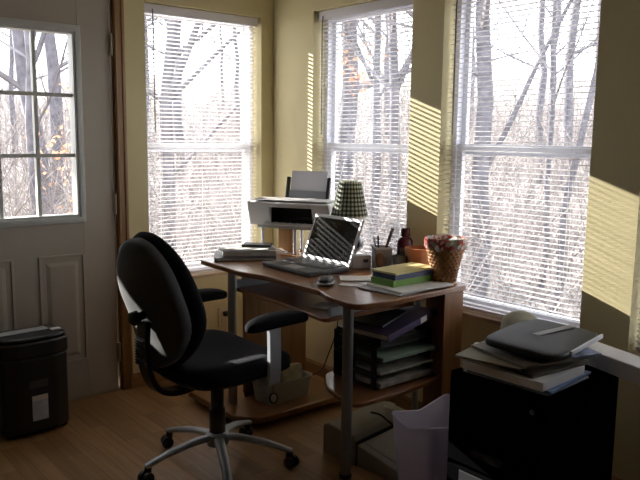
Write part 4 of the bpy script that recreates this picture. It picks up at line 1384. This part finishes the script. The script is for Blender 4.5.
ls = thing('laptop_sleeve', 'black padded zip sleeve on top of the pile on the cabinet', 'laptop sleeve', (-0.53, -2.222, zc + 0.0855), R(10))
MB().ell((0, 0, 0.018), (0.19, 0.132, 0.0145), 0.35, 0.35, 48, 14, lambda p: (p[0], p[1], p[2] + 0.004 * math.sin(p[1] * 14))).build('sleeve_body', mat('black_neoprene', (0.010, 0.0105, 0.013), 0.6, spec=0.3, var=0.1, bump=0.1, bscale=200), ls, smooth=180)
MB().box(-0.10, 0.17, -0.136, -0.129, 0.010, 0.024).build('zip_edge', M_silver, ls, bevel=0.001)
MB().obox((0.07, -0.01, 0.0335), (0.20, 0.028, 0.0012), R(-14)).build('grey_stripe', mat('grey_stripe', (0.20, 0.20, 0.19), 0.6), ls)
cl = thing('folded_cloth', 'pale beige folded cloth behind the black sleeve on the cabinet', 'cloth', (-0.394, -2.052, zc))
MB().ell((0, 0, 0.066), (0.055, 0.075, 0.065), 0.7, 0.8, 26, 14, lambda p: (p[0] + 0.006 * math.sin(p[1] * 60), p[1], p[2] * (1 + 0.1 * math.sin(p[0] * 50 + p[1] * 45)))).build('cloth', mat('beige_cloth', (0.50, 0.48, 0.38), 0.9, var=0.08, bump=0.4, bscale=80), cl, smooth=180)
lbx = thing('long_carton', 'long white carton sticking out behind the right side of the black cabinet', 'carton', (-0.318, -2.30, fz + 0.0008), R(-106.5))
MB().box(-0.17, 0.30, -0.05, 0.05, 0.0, 0.055).build('carton', mat('white_card', (0.74, 0.72, 0.72), 0.6, var=0.04), lbx, bevel=0.004)
MB().box(0.225, 0.302, -0.052, 0.052, -0.001, 0.057).build('end_flap', M_paper, lbx, bevel=0.003)

# ------------------------------------------------------------------ paper shredder
sd_ = thing('paper_shredder', 'black paper shredder with pale top slot in front of the door', 'shredder', (-1.53, -0.225, 0), R(3))
M_shr = mat('shredder_black', (0.009, 0.009, 0.010), 0.38, var=0.1)
fp = rounded([(-0.155, -0.075), (-0.08, -0.112), (0.08, -0.112), (0.155, -0.075), (0.155, 0.10), (-0.155, 0.10)], [0.03, 0.06, 0.06, 0.03, 0.03, 0.03])
MB().prism([(x * .97, y * .97) for x, y in fp], 0.02, 0.36).build('waste_bin', M_shr, sd_, bevel=0.006, smooth=40)
MB().prism(fp, 0.362, 0.435).prism([(x * .95, y * .93) for x, y in fp], 0.434, 0.455).build('shredder_head', M_shr, sd_, bevel=0.01, seg=3, smooth=40)
MB().box(-0.15, 0.095, 0.0, 0.055, 0.453, 0.459).build('slot_cover', mat('pale_grey_slot', (0.50, 0.52, 0.53), 0.4, var=0.03), sd_, bevel=0.004)
MB().box(-0.12, 0.11, 0.062, 0.07, 0.451, 0.457).build('paper_slot', M_bplast, sd_)
MB().box(0.095, 0.14, -0.035, -0.005, 0.453, 0.460).build('switch_panel', M_paper, sd_, bevel=0.002)
MB().box(-0.035, 0.035, -0.1125, -0.1085, 0.075, 0.19).build('sticker', mat('pale_blue_label', (0.50, 0.55, 0.68), 0.5, var=0.15, vscale=40), sd_)
MB().box(-0.035, 0.035, -0.1132, -0.1124, 0.168, 0.19).build('sticker_head', M_paper, sd_)
MB().box(-0.045, 0.04, -0.1125, -0.107, 0.225, 0.26).build('grip', M_darkgrey, sd_, bevel=0.004)
for x in (-0.12, 0.12):
    for y in (-0.06, 0.07):
        MB().tube([(x, y - .012, 0.0205), (x, y + .012, 0.0205)], 0.02, 12).build('caster', M_bplast, sd_)
t = thing('power_cord_bundle', 'black cords on the floor right of the black file cabinet', 'cords', (-0.28, -2.5, 0))
m_ = MB()
m_.tube(curve_pts([(-0.05, -0.02, 0.006), (0.02, 0.08, 0.006), (0.10, 0.05, 0.006), (0.16, -0.06, 0.012), (0.06, -0.13, 0.018), (-0.04, -0.1, 0.01), (0.02, 0.02, 0.02), (0.18, 0.06, 0.012), (0.24, -0.1, 0.006)], 6), 0.0045, 8)
m_.build('cord', M_cable, t, smooth=180)
